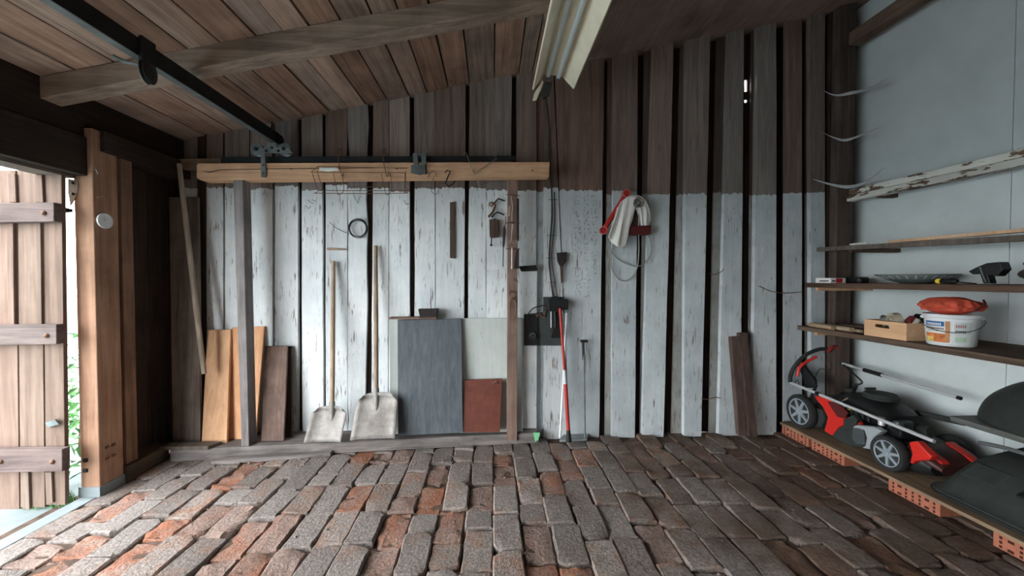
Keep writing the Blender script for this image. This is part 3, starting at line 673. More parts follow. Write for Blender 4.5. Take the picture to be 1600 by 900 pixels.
for x in (530, 600):
    wires('hook', [crom([W(x + 4, 243, 3.16), W(x + 2, 234, 3.16), W(x - 1, 233, 3.09), W(x - 2, 243, 3.05), W(x + 1, 262, 3.05), W(x + 5, 276, 3.05), W(x + 7, 270, 3.05)], 5)], .003)
o = M().tube(pxs([(500, 264), (512, 265), (524, 264), (529, 264.5)], 2.99), [.012, .016, .014, .012], 10).build('rolled_paper', PAPER, wbk, True)
ORG_ = None
# iron bracket over the beam
ib = thing('iron_bracket', 'grey iron strap bracket hooked over the pine beam', 'bracket', W(655, 272, 3.06))
for x in (645, 658): M().slab(pxs([(x, 240), (x + 7, 240), (x + 8, 256), (x + 8, 272), (x + 1, 270), (x + 1, 256)], 3.055), (0, .012, 0)).build('strap', STEEL, ib)
M().slab(pxs([(642, 258), (664, 257), (665, 271), (655, 273), (642, 270)], 3.045), (0, .010, 0)).build('plate', STEEL, ib)
M().slab(pxs([(645, 239), (666, 239), (666, 243), (645, 243)], 3.06), (0, .10, 0)).build('saddle', STEEL, ib)
for nm, lab, pts, mat, r in [('wire_hook', 'thin rusty wire hook on the beam right of the iron bracket', [(669, 277), (672, 270), (677, 267), (682, 270), (680, 276)], RUSTW, .003),
        ('iron_hook', 'dark s shaped iron hook hanging under the pine beam', [(695, 270), (699, 266), (704, 268), (700, 276), (696, 286), (700, 291), (706, 289), (711, 283)], IRON, .005),
        ('bent_wire', 'pale v shaped bent wire hooked over the pine beam', [(725, 242), (726, 238), (729, 239), (734, 256), (741, 272), (760, 258), (776, 248), (773, 243), (770, 239)], GALV, .0035),
        ('wire_link', 'thin wire link below the v shaped bent wire', [(744, 279), (747, 286), (749, 293), (757, 289), (772, 281)], GALV, .0022),
        ('wire_loop', 'thin open wire loop hanging under the iron bracket', [(678, 276), (674, 292), (674, 299), (679, 304), (684, 302), (685, 297)], RUSTW, .0022)]:
    o = M().tube(pxs(pts, 3.05), r, 7).build(nm, mat, None, True); tag(o, lab, 'hook' if 'hook' in nm else 'wire')
# trolley
YR = 3.10
ty = thing('rail_trolley', 'grey steel two wheel trolley standing on the flat rail', 'trolley', W(425, 275, YR))
for x, y in [(406, 236), (449, 236)]:
    c = W(x, y, YR + .02); wv = M().lathe([(.01, 0), (.035, 0), (.047, .004), (.047, .012), (.038, .018), (.038, .030), (.047, .036), (.047, .042), (.02, .044)], c, (0, -1, 0), 26).build('wheel', STEEL, ty, True)
    M().lathe([(.014, 0), (.014, .012)], c + V((0, -.044, 0)), (0, -1, 0), 12).build('axle', IRON, wv, True)
M().slab(pxs([(400, 240), (410, 231), (416, 230), (418, 223), (431, 223), (432, 230), (452, 231), (456, 238), (448, 240), (440, 239), (412, 239)], YR - .034), (0, .010, 0)).build('side_plate', STEEL, ty, bevel=.001)
for x, y in [(416, 235.5), (425, 231), (435, 236)]: M().lathe([(.010, 0), (.010, .005), (.006, .008)], W(x, y, YR - .035), (0, -1, 0), 10).build('bolt', IRON, ty)
ar = M().slab(pxs([(407, 239), (414, 239), (415, 276.5), (408, 276.5)], YR - .045), (0, .008, 0)).build('hanger_arm', STEEL, ty)
for y in (258, 271): M().lathe([(.006, 0), (.006, .004)], W(412, y, YR - .046), (0, -1, 0), 8).build('bolt', IRON, ar)

# ---- boards and tools leaning on the left half
SZ = .089
def lean(name, lab, cat, pt, pb, Yt, Yb, t, mat, grp=None): return tag(hexlean(pt, pb, Yt, Yb, t, name, mat), lab, cat, grp)
lean('tall_board', 'tall grey brown board leaning in the dark left corner', 'board', [(264, 308), (309, 308)], [(270, 690), (313, 690)], 3.26, 3.14, .025, OLDB)
lean('short_board', 'short dark board half hidden behind the tall corner board', 'board', [(252, 517), (275, 515)], [(262, 680), (284, 680)], 3.29, 3.24, .02, LEFTW)
lean('pine_board', 'wide orange pine board leaning left of the grey post', 'board', [(324, 516), (360, 515)], [(315, 692), (354, 693)], 3.28, 3.12, .022, PINE)
lean('pine_board', 'orange pine board standing partly hidden behind the grey post', 'board', [(362.5, 512), (413, 510)], [(356, 689), (399, 689)], 3.302, 3.19, .02, PINE)
for x, y in [(402, 516), (405, 517)]: pass
lean('brown_board', 'weathered brown board leaning right of the grey post', 'board', [(414, 541), (449, 541)], [(408, 689), (443, 689)], 3.25, 3.12, .02, BRNB)
lean('dark_board', 'dark narrow board standing behind the weathered brown board', 'board', [(428, 542), (455, 541)], [(440, 690), (456, 690)], 3.29, 3.20, .02, wood('dark_rough_board', lin(52, 40, 36), lin(92, 74, 64)))
pole = M().tube([W(280, 256, 3.12), W(292, 360, 3.14), W(304, 460, 3.13), W(319, 584, 3.10)], [.016, .018, .019, .017], 10).build('wooden_pole', wood('pale_pole_wood', lin(120, 106, 90), lin(166, 150, 130)), None, True)
tag(pole, 'pale round pole hanging aslant in front of the corner boards', 'pole')
st = thing('step_plank', 'grey plank step resting on the sill in the left corner', 'step', WZ(290, 700, .09))
a, b = WZ(250, 704, .088), WZ(325, 703, .088); u = V((0, .09, 0)); e = V((.04, .09, 0))
M().hexa([a, b, b + e, a + u], [p + V((0, 0, .028)) for p in (a, b, b + e, a + u)]).build('top', OLDB, st, bevel=.003)
a2 = a + V((-.20, .02, -.0)); M().hexa([a2, a + V((.02, 0, 0)), a + u + V((.02, 0, 0)), a2 + u], [p + V((0, 0, .02)) for p in (a2, a + V((.02, 0, 0)), a + u + V((.02, 0, 0)), a2 + u)]).build('side_top', LEFTW, st)
c = a + V((-.03, .02, 0)); M().box((c.x - .02, c.y, 0), (c.x + .015, c.y + .04, .09)).build('leg', OLDB, st)
def shovel(lab, htop, hbot, blade, Yt, Yb, seed):
    s = thing('shovel', lab, 'shovel', W(*blade[3], Yb), 'aluminium shovels leaning on the white wall')
    tl, tr, br_, bl = [W(*p, y) for p, y in zip(blade, (Yb + .13, Yb + .13, Yb, Yb))]
    rows = []; n, m = 10, 10
    for i in range(n + 1):
        v = i / n; L = tl.lerp(bl, v); Rr = tr.lerp(br_, v); row = []
        for j in range(m + 1):
            u = j / m; p = L.lerp(Rr, u)
            cx = (u - .5) * 2
            p = p + V((0, -.030 * cx ** 4 * (1 - .3 * v) + (.012 if i < 2 else 0) * 0, 0))
            if v < .25:                                   # rounded shoulders
                k = (.25 - v) / .25; p.x -= (p.x - (L.x + Rr.x) / 2) * .22 * k * k * abs(cx) ** 2; p.z -= .03 * k * abs(cx) ** 3; p.y -= .035 * k * k
            if abs(cx) < .25: p.y -= .010 * (1 - abs(cx) / .25) * (1 - v)
            row.append(p)
        rows.append(row)
    M().grid(rows).build('blade', ALU, s, True, solid=.004)
    mid = (tl + tr) / 2; hb_ = W(*hbot, Yb + .10)
    ht = W(*htop, Yt)
    M().tube([hb_, hb_.lerp(ht, .3), hb_.lerp(ht, .7), ht], [.017, .019, .018, .016], 12).build('handle', HANDLE, s, True)
    d = (hb_ - ht).normalized(); M().tube([hb_ - d * .06, hb_ + d * .02, hb_ + d * .10 + V((0, -.004, 0)), hb_ + d * .2 + V((0, .006, 0))], [.022, .022, .018, .004], 12).build('socket', ALU, s, True)
    for q in (-1, 1):
        M().sph(hb_ + V((q * .035, -.022, .0)), (.005, .004, .005), 8, 6).build('rivet', STEEL, s)
shovel('aluminium shovel leaning left, its wooden handle shorter than its neighbour', (521, 408), (519, 640), [(492, 632), (546, 632), (534, 690), (476, 691)], F - .035, 3.02, 1)
shovel('aluminium shovel leaning beside the grey board, its handle reaching higher', (587, 384), (588, 618), [(562, 612), (624, 610), (618, 684), (548, 687)], F - .035, 3.03, 2)
lean('grey_board', 'large dark grey painted board standing against the white panel', 'board', [(621, 500), (721, 498)], [(622, 681), (723, 676)], 3.24, 3.13, .028, GREYPAN)
lean('white_board', 'large white painted panel standing behind the grey board', 'panel', [(609, 498), (816, 497)], [(609, 686), (817, 686)], 3.272, 3.23, .018, WHITEB)
lean('maroon_board', 'small maroon panel leaning in front of the white panel', 'panel', [(726, 594), (785, 592)], [(724, 676), (781, 675)], 3.20, 3.14, .018, REDPAN)
o = M().tube(pxs([(769, 599), (775, 596), (776, 600)], 3.185), .004, 6).build('hook_nail', GALV, None); tag(o, 'small pale hook on the corner of the maroon panel', 'hook')
lt = M().slab(pxs([(608, 499), (682, 498.5), (682, 495.5), (608, 496)], 3.2), (0, .08, 0)).build('thin_lath', BRNB, None); tag(lt, 'thin brown lath lying on top of the grey board', 'lath')
bs = thing('scrubbing_brush', 'dark bristle brush lying on top of the grey board', 'brush', W(667, 496, 3.2))
M().slab(pxs([(656, 495), (681, 495), (684, 482.5), (653, 483)], 3.2), (0, .07, 0)).build('bristles', BRISTLE, bs, bevel=.004)
M().slab(pxs([(655, 497.5), (682, 497), (683, 494.5), (655, 495)], 3.195), (0, .08, 0)).build('back', BATTEN, bs)

# ---- poles right of the switch panel
rp = thing('red_pole', 'red telescopic pole leaning on the switch panel', 'pole', W(886, 690, 3.15))
M().tube([W(875, 482, F - .10), W(882, 578, 3.20)], .012, 12).build('upper_tube', REDTUBE, rp, True)
M().tube([W(882, 578, 3.20), W(883.5, 600, 3.19)], .014, 12).build('clamp', CHROME, rp, True)
M().tube([W(883.5, 600, 3.19), W(888, 672, 3.15)], .0155, 12).build('lower_tube', REDTUBE, rp, True)
M().tube([W(888, 672, 3.15), W(889, 690, 3.145)], [.016, .024], 12).build('foot', BLACKP, rp, True)
wp = thing('white_rod', 'thin white rod crossing behind the red pole', 'rod', W(876, 682, 3.2))
M().tube([W(885.5, 489, F - .05), W(881, 580, 3.24), W(875, 684, 3.17)], .010, 10).build('shaft', WHITEPL, wp, True)
M().tube([W(880, 489, F - .05), W(882, 512, F - .05)], .006, 8).build('side_rod', STEEL, wp, True)
mp_ = thing('squeegee', 'thin grey metal pole with a hooked black head right of the red pole', 'squeegee', W(913, 690, 3.18))
M().tube([W(912, 540, F - .05), W(914, 686, 3.17)], .008, 10).build('pole', STEEL, mp_, True)
M().tube([W(911, 533, F - .05), W(912, 562, F - .06)], .012, 10).build('grip', BLACKP, mp_, True)
M().bar(W(907, 533, F - .06), W(918, 533, F - .06), .022, .02).build('head', BLACKP, mp_)
M().slab([WZ(874, 691, .003), WZ(917, 689, .003), WZ(920, 680, .003), WZ(880, 682, .003)], (0, 0, .018)).build('base_plate', plain('grey_plastic', lin(140, 146, 150), .5), mp_, bevel=.004)
gs = thing('gap_light', 'tiny pale green patch painting the light in the gap at the end of the sill', 'light gap', WZ(838, 692))
M().slab(pxs([(833, 676), (844, 676), (841, 688), (836, 690)], 3.19), (0, .006, 0)).build('leaf', GREENL, gs)  # slab coloured as the light that shows in the gap
M().tube(pxs([(838, 688), (839, 693)], 3.19), .003, 6).build('gap_light_foot', LEAF, gs)

# ---- red bar, cloth and work lamp hanging on the right half
YH = F - .075
rb = thing('red_handle_bar', 'red plastic bar with round end caps hanging aslant', 'bar', W(942, 362, YH))
M().tube([W(978, 304, YH), W(944, 358, YH)], .021, 14).build('bar', REDTUBE, rb, True)
for p in [(979, 302), (943, 360)]:
    e = M().lathe([(.030, -.02), (.034, -.016), (.034, .016), (.026, .018), (.024, .012), (.002, .012)], W(*p, YH), (0, -1, 0), 20).build('end_cap', REDTUBE, rb, True)
    M().tube(circ(W(*p, YH - .019), .032, (0, -1, 0), 20), .0025, 6, True).build('cap_rim', plain('pink_rim', lin(224, 150, 140), .5), e, True)
cr_ = thing('maroon_box', 'dark maroon box fixed to the wall under the white cloth', 'box', W(1000, 366, F - .1))
M().slab(pxs([(984, 367), (1017, 366), (1018, 352), (984, 353)], F - .11), (0, .10, 0)).build('body', DARKRED, cr_, bevel=.004)
M().slab(pxs([(985, 353), (1004, 353), (1004, 318), (988, 318)], F - .07), (0, .05, 0)).build('back', BATTEN, cr_)
wl_ = thing('work_lamp', 'grey cage work lamp with its long pale cable hung in loops', 'lamp', W(995, 325, F - .13))
c = W(995, 318, F - .13)
M().lathe([(.015, .06), (.032, .04), (.036, 0), (.034, -.02)], c, (0, 1, .2), 18).build('socket', plain('lamp_grey', lin(92, 96, 96), .5), wl_, True)
for k in range(5):
    a = math.tau * k / 5; M().tube(crom([c + V((math.cos(a) * .036, -.01, math.sin(a) * .036)), c + V((math.cos(a) * .04, -.05, math.sin(a) * .04)), c + V((math.cos(a) * .012, -.085, math.sin(a) * .012))], 4), .003, 6).build('cage_wire', GALV, wl_, True)
M().tube(circ(c + V((0, -.045, 0)), .04, (0, 1, 0), 18), .003, 6, True).build('cage_ring', GALV, wl_, True)
M().tube(crom([W(998, 330, F - .10), W(998, 365, F - .09), W(998, 400, F - .05), W(994, 422, F - .04), W(982, 437, F - .035), W(968, 437, F - .035), W(957, 422, F - .035), W(955, 400, F - .035), W(958, 380, F - .05)], 7), .005, 8).build('cable', CABLEG, wl_, True)
M().tube(crom([W(1010, 362, F - .05), W(1016, 375, F - .045), W(1017, 395, F - .04), W(1008, 410, F - .035), W(995, 416, F - .035), W(972, 409, F - .035), W(957, 396, F - .035), W(952, 380, F - .04)], 7), .005, 8).build('cable', CABLEG, wl_, True)
def sheet(top, bot, n=14, folds=4, amp=.02, ph=0.):
    tc_, bc_ = crom(top, 6), crom(bot, 6)
    def at(c, u): k = u * (len(c) - 1); i = min(int(k), len(c) - 2); return c[i].lerp(c[i + 1], k - i)
    rows = []
    for i in range(n + 1):
        v = i / n; rows.append([at(tc_, j / 30).lerp(at(bc_, j / 30), v) + V((.006 * noise.noise(V((j * .2, v * 3, ph))), -amp * (.35 + v) * (1.6 * noise.noise(V((j / 30 * folds + .5 * v, v * .7, ph))) + .5 * noise.noise(V((j / 30 * folds * 2.7, v * 1.5, ph + 5)))) - .02 * math.sin(math.pi * v), 0)) for j in range(31)])
    return rows
cl = thing('white_cloth', 'white cloth draped over the work lamp and red bar', 'cloth', W(965, 386, F - .1))
M().grid(sheet(pxs([(964, 325), (973, 313), (984, 306), (997, 306)], F - .13), pxs([(949, 371), (957, 379), (963, 385), (975, 388), (983, 362)], F - .10))).build('front_drape', CLOTH, cl, True, solid=.003)
M().grid(sheet(pxs([(985, 307), (994, 304.5), (1003, 307), (1010, 316)], F - .12), pxs([(999, 341), (1004, 358), (1012, 356), (1018, 342)], F - .08), folds=2.5, ph=1)).build('side_drape', CLOTH, cl, True, solid=.003)
# pencil marks on the grey board beside the cable
mk_ = M(); rr = random.Random(4)
for row in range(26):
    y = 308 + row * 6.2 + rr.uniform(-1, 1)
    for cx in (901, 915, 928) if row < 20 else (903, 917):
        if rr.random() < .85:
            for q in range(rr.randint(2, 5)):
                x = cx + rr.uniform(-4, 5); yy = y + rr.uniform(-2, 2); L = rr.uniform(.8, 2.6); an = rr.choice([0, .2, 1.3, 1.7, 2.2])
                a, b = W(x, yy, F - .0022), W(x + L * math.cos(an), yy - L * math.sin(an), F - .0022); mk_.bar(a, b, .0025, .002, (0, 1, 0))
mk_.build('pencil_marks', INK, wb, kind='stuff')
# twigs stuck in the wall
for n_, pts in enumerate([[(1108, 427), (1116, 429), (1126, 425), (1131, 420)], [(1186, 447), (1205, 455), (1228, 458), (1252, 456)], [(1095, 622), (1104, 624), (1118, 621), (1126, 622)]]):
    o = M().tube(crom(pxs(pts, F - .02), 4), .0035, 6).build('twig', RUSTW, None, True); tag(o, ['thin bent twig between the wall boards right of the cloth', 'long thin twig on the wall just left of the upper shelf', 'dry twig low on the wall left of the two battens'][n_], 'twig')
# two battens
lean('square_batten', 'left of two dark square battens leaning on the wall', 'batten', [(1143, 527), (1156, 526)], [(1155, 681), (1171, 681)], F - .06, 3.16, .05, BATTEN)
lean('square_batten', 'right and taller of two dark square battens leaning on the wall', 'batten', [(1156, 521), (1168, 520)], [(1171, 683), (1184, 683)], F - .06, 3.15, .05, BATTEN)

# ---- shelves on the right wall
def ybar(name, X0, X1, Y0, Y1, z0, z1, mat, parent=None, bev=.003): return M().box((X0, Y0, z0), (X1, Y1, z1)).build(name, mat, parent, bevel=bev)
XE = XR - .004
sh1 = thing('upper_shelf', 'brown plank shelf on the grey wall holding the glass bowl', 'shelf', (2.95, 2.2, 1.30))
ybar('plank', 2.77, 3.0, .6, 3.285, 1.312, 1.352, SHELFW, sh1); ybar('plank', 3.005, XE, .6, 3.235, 1.312, 1.352, SHELFW, sh1)
for y in (3.20, 1.5): ybar('bearer', 2.80, XE, y - .03, y + .0, 1.285, 1.312, PINE, sh1)
SH2 = .972
sh2 = thing('lower_shelf', 'rough dark plank shelf on the grey wall holding the bucket', 'shelf', (2.95, 2.2, SH2 - .06))
ybar('plank', 2.71, 2.87, .6, 3.285, SH2 - .038, SH2, SHELFW, sh2); ybar('plank', 2.875, 3.06, .6, 3.28, SH2 - .034, SH2 - .001, SHELFW, sh2); ybar('plank', 3.065, XE, .6, 3.235, SH2 - .036, SH2, SHELFW, sh2)
for y in (3.16, 1.5): ybar('bearer', 2.76, XE, y - .03, y, SH2 - .066, SH2 - .038, PINE, sh2)
tp = thing('top_ledge', 'narrow double lath ledge on the grey wall above the shelves', 'ledge', (2.95, 2.3, 1.62))
a, b = WX(1280, 390, 2.89), WX(1600, 372, 2.89); k = (b - a).normalized(); M().bar(a, a + k * 2.6, .05, .035).build('lath', OLDB, tp, bevel=.002)
a, b = WX(1392, 378, 2.93), WX(1600, 360, 2.93); k = (b - a).normalized(); M().bar(a, a + k * 2.0, .05, .02).build('lath', PINE, tp, bevel=.002)
for y in (2.95, 1.2): ybar('bearer', 2.88, XE, y, y + .03, 1.60, 1.632, SHELFW, tp)
o = M().bar(WX(1330, 382, 2.93), WX(1357, 379.5, 2.93), .03, .012).build('white_strip', PAPER, None); tag(o, 'small white strip lying at the far end of the lath ledge', 'strip')
fb = thing('flaking_beam', 'beam with flaking white paint sloping along the grey wall', 'beam', WX(1450, 290, 3.16))
a, b = WX(1307, 307, 3.16), WX(1600, 240, 3.16); k = (b - a).normalized()
M().bar(a, a + k * 2.6, .07, .052, (0, 0, 1)).build('upper_half', FLAKE, fb, bevel=.008)
M().bar(a + V((-.012, 0, -.054)), a + V((-.012, 0, -.054)) + k * 2.6, .08, .05, (0, 0, 1)).build('lower_half', FLAKE, fb, bevel=.008)
for y in (3.0, .9):
    p = a + k * ((a.y - y)); M().box((3.15, y - .02, p.z - .09), (XE, y + .02, p.z - .02)).build('bracket', SHELFW, fb)

# ---- things on the upper shelf
Z1 = 1.352
bx = thing('small_carton', 'small white carton with red corner at the far end of the upper shelf', 'carton', (2.84, 3.12, Z1))
M().box((2.80, 3.05, Z1), (2.93, 3.20, Z1 + .042)).build('box', PAPER, bx, bevel=.002)
q = [V((2.799, 3.05, Z1 + .006)), V((2.799, 3.09, Z1 + .040)), V((2.799, 3.13, Z1 + .02))]; M().box((2.845, 3.048, Z1 + .004), (2.90, 3.0495, Z1 + .038)).build('red_print', REDPR, bx)
M().box((2.81, 3.048, Z1 + .012), (2.84, 3.0495, Z1 + .024)).build('dark_print', INK, bx); M().box((2.7985, 3.07, Z1 + .012), (2.7995, 3.16, Z1 + .022)).build('dark_print', INK, bx)
bk = thing('dark_clamp', 'black clamp lying behind the small white carton', 'clamp', (3.02, 3.0, Z1))
M().box((2.97, 2.98, Z1), (3.07, 3.14, Z1 + .05)).build('body', BLACKP, bk, bevel=.012)
M().tube(crom([V((2.98, 2.98, Z1 + .02)), V((2.92, 2.93, Z1 + .018)), V((2.86, 2.86, Z1 + .016))], 4), .012, 8).build('handle', BLACKP, bk, True)
M().tube([V((2.885, 2.89, Z1 + .02)), V((2.865, 2.865, Z1 + .02))], .013, 8).build('collar', OLDB, bk, True)
bw = thing('glass_bowl', 'wide shallow cut glass bowl on the upper shelf', 'bowl', (3.06, 2.62, Z1))
prof = [(.07, 0), (.09, .004), (.16, .03), (.215, .058), (.222, .066), (.214, .062), (.158, .036), (.085, .01), (.01, .008)]
M().lathe(prof, (3.066, 2.64, Z1 + .001), (0, 0, 1), 40).build('dish', GLASSG, bw, True)
cutm = M()
for k in range(26):
    a = math.tau * k / 26; d = V((math.cos(a), math.sin(a), 0)); c = V((3.066, 2.64, Z1))
    cutm.bar(c + d * .165 + V((0, 0, .0345)), c + d * .207 + V((0, 0, .0555)), .010, .004)
cutm.build('cut_pattern', plain('bright_cut_glass', lin(190, 200, 198), .2), bw)
sd = thing('screwdriver', 'screwdriver with black handle and yellow end on the upper shelf', 'screwdriver', WX(1485, 440, 2.85))
a = WX(1467, 440, 2.85); a.z = Z1 + .018; ln_ = lambda y, z=.018: V((2.85, y, Z1 + z))
M().sph(a, (.018, .018, .018), 14, 10).build('end_knob', YELLOW, sd, True)
M().tube([a + V((0, -.01, 0)), a + V((0, -.06, 0)), a + V((0, -.075, 0)), a + V((0, -.10, 0))], [.013, .017, .019, .010], 12).build('handle', BLACKP, sd, True)
M().tube([a + V((0, -.10, -.004)), a + V((.0, -.19, -.014))], .004, 8).build('blade', IRON, sd, True)
dm = thing('cordless_drill', 'black hand tool standing on its grip at the right of the upper shelf', 'power tool', WX(1545, 443, 2.9))
pr_ = lambda pts, X, z=Z1: [WX(x, y, X) for x, y in pts]
bod = pr_([(1512, 424), (1519, 429), (1530, 427), (1556, 432), (1567, 421), (1562, 409), (1541, 411), (1528, 416)], 2.88)
M().slab(bod, (.06, 0, 0)).build('body', BLACKP, dm, bevel=.006)
dz = lambda p: V((p.x, p.y, max(p.z, Z1 + .001)))
M().slab([dz(p) for p in pr_([(1530, 426), (1536, 443), (1547, 443), (1543, 428)], 2.885)], (.045, 0, 0)).build('grip', BLACKP, dm, bevel=.004)
M().slab([dz(p) for p in pr_([(1529, 417), (1532, 417), (1541, 441), (1539, 441)], 2.877)], (.004, 0, 0)).build('trim_strip', STEEL, dm)
cg = thing('grey_bag', 'dark grey cloth bag slumped on the upper shelf at the frame edge', 'bag', (3.0, 1.95, Z1))
M().sph((3.06, 1.86, Z1 + .058), (.12, .22, .055), 20, 12, lambda d: 1 + .08 * noise.noise(d * 4)).build('sack', COATG, cg, True)
M().tube(crom([V((3.02, 2.0, Z1 + .09)), V((3.04, 2.05, Z1 + .12)), V((3.09, 2.03, Z1 + .12)), V((3.09, 1.98, Z1 + .09))], 4), .008, 7).build('strap', BLACKP, cg, True)

# ---- things on the lower shelf
Z2 = SH2
for n_, (px, py, X, r, L) in enumerate([(1302, 510, 2.735, .018, .35), (1332, 514, 2.778, .019, .42), (1346, 517, 2.815, .013, .3)]):
    c = WX(px, py, X); c.z = Z2 + r
    st_ = M().tube([c, c + V((.02, min(L, 3.2 - c.y), 0))], r, 12).build('round_stick', CORK, None, True)
    tag(st_, ['far thick round stick lying on the lower shelf', 'pale round stick end beside the wooden crate on the lower shelf', 'thin round stick nearest the wooden crate'][n_], 'stick')
for n_, (X, y0, y1, w, h) in enumerate([(2.90, 2.75, 3.2, .05, .02), (2.97, 2.78, 3.15, .06, .03), (3.10, 2.7, 3.2, .08, .025)]):
    o = M().bar(V((X, y0, Z2 + h / 2 + .001)), V((X + .03, y1, Z2 + h / 2 + .001)), w, h).build('wood_offcut', SHELFW, None, bevel=.002)
    tag(o, ['narrow dark offcut lying behind the round sticks', 'thicker dark offcut in the middle behind the round sticks', 'widest dark offcut against the grey wall behind the crate'][n_], 'offcut')
ct = thing('wooden_crate', 'pale plywood crate with hand slot on the lower shelf', 'crate', (2.86, 2.54, Z2))
ya, yb_ = WX(1416, 533, 2.735).y, WX(1350, 525, 2.735).y; xa, xb = 2.735, 3.0; h = .118
def panel_slot(X, t):
    ym, zm, sw_, shh = (ya + yb_) / 2 + .015, Z2 + h * .68, .05, .012
    for (y0, y1, z0, z1) in [(ya, yb_, Z2 + .001, zm - shh), (ya, yb_, zm + shh, Z2 + h), (ya, ym - sw_, zm - shh, zm + shh), (ym + sw_, yb_, zm - shh, zm + shh)]: yield (X, y0, z0), (X + t, y1, z1)
m = M(); [m.box(*q) for q in panel_slot(xa, .010)]; m.build('slotted_side', BEECH, ct)
m = M(); [m.box(*q) for q in panel_slot(xb - .01, .010)]; m.build('slotted_side', BEECH, ct)
M().box((xa + .0102, ya, Z2 + .001), (xb - .0102, ya + .01, Z2 + h)).build('end_side', BEECH, ct); M().box((xa + .0102, yb_ - .01, Z2 + .001), (xb - .0102, yb_, Z2 + h)).build('end_side', BEECH, ct)
M().box((xa + .0102, ya + .0102, Z2 + .001), (xb - .0102, yb_ - .0102, Z2 + .008)).build('bottom', BEECH, ct)
tpz = Z2 + h
tr_ = thing('tape_roll', 'pale roll of tape standing on edge in the wooden crate', 'tape', (2.80, ya + .10, tpz - .07))
c = V((2.79, ya + .125, tpz + .004))
M().lathe([(.042, -.02), (.056, -.02), (.056, .02), (.042, .02), (.042, -.02)], c, (1, -.35, .1), 26).build('tape', plain('beige_tape', lin(170, 164, 146), .6), tr_, True)
M().tube([c + V((-.012, -.03, -.01)), c + V((-.02, .01, .015))], .01, 8).build('loose_tail', CORK, tr_, True)
rg = thing('red_gadget', 'red and black gadget poking out of the wooden crate', 'gadget', (2.86, ya + .05, tpz - .06))
M().slab([V((2.82, ya + .055, tpz - .06)), V((2.87, ya + .055, tpz - .06)), V((2.88, ya + .055, tpz + .03)), V((2.85, ya + .055, tpz + .045)), V((2.82, ya + .055, tpz + .02))], (0, .03, 0)).build('body', plain('crimson_plastic', lin(120, 40, 44), .5), rg, bevel=.004)
M().tube([V((2.80, ya + .035, tpz - .05)), V((2.85, ya + .03, tpz + .022))], .014, 8).build('pale_grip', plain('bone_plastic', lin(196, 184, 168), .5), rg, True)
bo = M().slab([V((2.90, ya + .075, tpz - .07)), V((2.96, ya + .075, tpz - .07)), V((2.975, ya + .075, tpz + .02)), V((2.94, ya + .075, tpz + .055)), V((2.89, ya + .075, tpz + .01))], (0, .05, 0)).build('black_case', BLACKP, None, bevel=.004); tag(bo, 'black case leaning in the near corner of the wooden crate', 'case')
rp_ = thing('rope_bundle', 'grey rope bundle in the far end of the wooden crate', 'rope', (2.87, yb_ - .09, tpz - .06))
for k in range(6): M().tube([p + V((0, 0, .012 * math.sin(i * .8 + k))) for i, p in enumerate(circ((2.86 + R.uniform(-.01, .01), yb_ - .085, tpz - .02 + k * .006), .055 + R.uniform(-.01, .006), (R.uniform(-.3, .3), R.uniform(-.2, .2), 1), 22))], .008, 6, True).build('turn', plain('grey_rope', lin(128, 128, 122), .9), rp_, True)
bkx, bky = 2.855, WX(1486, 520, 2.855).y
bu = thing('paint_bucket', 'white plastic paint bucket with printed label on the lower shelf', 'bucket', (bkx, bky, Z2))
r0, r1, bh = .106, .123, .195
M().lathe([(r0 - .006, 0), (r0, .006), (r1 - .004, bh - .03), (r1 - .004, bh - .025), (r1 + .004, bh - .02), (r1 + .006, bh - .004), (r1 + .002, bh), (r1 - .01, bh), (r1 - .012, bh - .008), (.01, bh - .008)], (bkx, bky, Z2 + .001), (0, 0, 1), 48).build('tub', WHITEPL, bu, True)
def onb(a, z, off=.0008): rr_ = r0 + (r1 - .004 - r0) * (z - .006) / (bh - .036) + off; return V((bkx + math.cos(a) * rr_, bky + math.sin(a) * rr_, Z2 + z))
def decal(a0, a1, z0, z1, name, mat, par, off=.0008, n=12):
    rows = [[onb(a0 + (a1 - a0) * j / n, z, off) for j in range(n + 1)] for z in (z0, z1)]; return M().grid(rows).build(name, mat, par)
view = math.atan2(-bky, -bkx)     # towards the room's middle
A = lambda d: view + math.radians(d)
lb = decal(A(-66), A(2), .022, .158, 'label', PAPER, bu)
decal(A(-62), A(-14), .122, .152, 'blue_banner', BLUEPR, lb, .0014); decal(A(-66), A(-4), .024, .078, 'food_print', ORPR, lb, .0012); decal(A(-12), A(-2), .028, .155, 'tan_stripe', BROWNPR, lb, .0016)
decal(A(-66), A(-40), .024, .055, 'yellow_print', plain('yellow_print', lin(226, 196, 110), .6, var=.2, scale=40), lb, .0018)
for a0, a1, z in [(-57, -19, .132)]:
    for k in range(9): decal(A(a0 + k * 4.2), A(a0 + k * 4.2 + 2.6), .127, .142, 'banner_lettering', PAPER, lb, .002, 2)
for k in range(13): decal(A(-63 + k * 3.8), A(-63 + k * 3.8 + 2.4), .103, .114, 'lettering', INK, lb, .0014, 2)
for z in (.096, .090): decal(A(-58), A(-26), z, z + .003, 'lettering', CABLEG, lb, .0014)
lb2 = decal(A(6), A(44), .022, .15, 'side_label', plain('pale_label', lin(206, 214, 214), .6), bu)
for k in range(5): decal(A(9 + k * 4.6), A(9 + k * 4.6 + 3), .118, .136, 'lettering', plain('faded_red_print', lin(170, 120, 124), .6), lb2, .0014, 2)
for k in range(6): decal(A(9 + k * 3.8), A(9 + k * 3.8 + 2.4), .088, .102, 'lettering', INK, lb2, .0014, 2)
decal(A(9), A(34), .034, .062, 'pale_green_print', plain('pale_green_print', lin(176, 200, 176), .6), lb2, .0014)
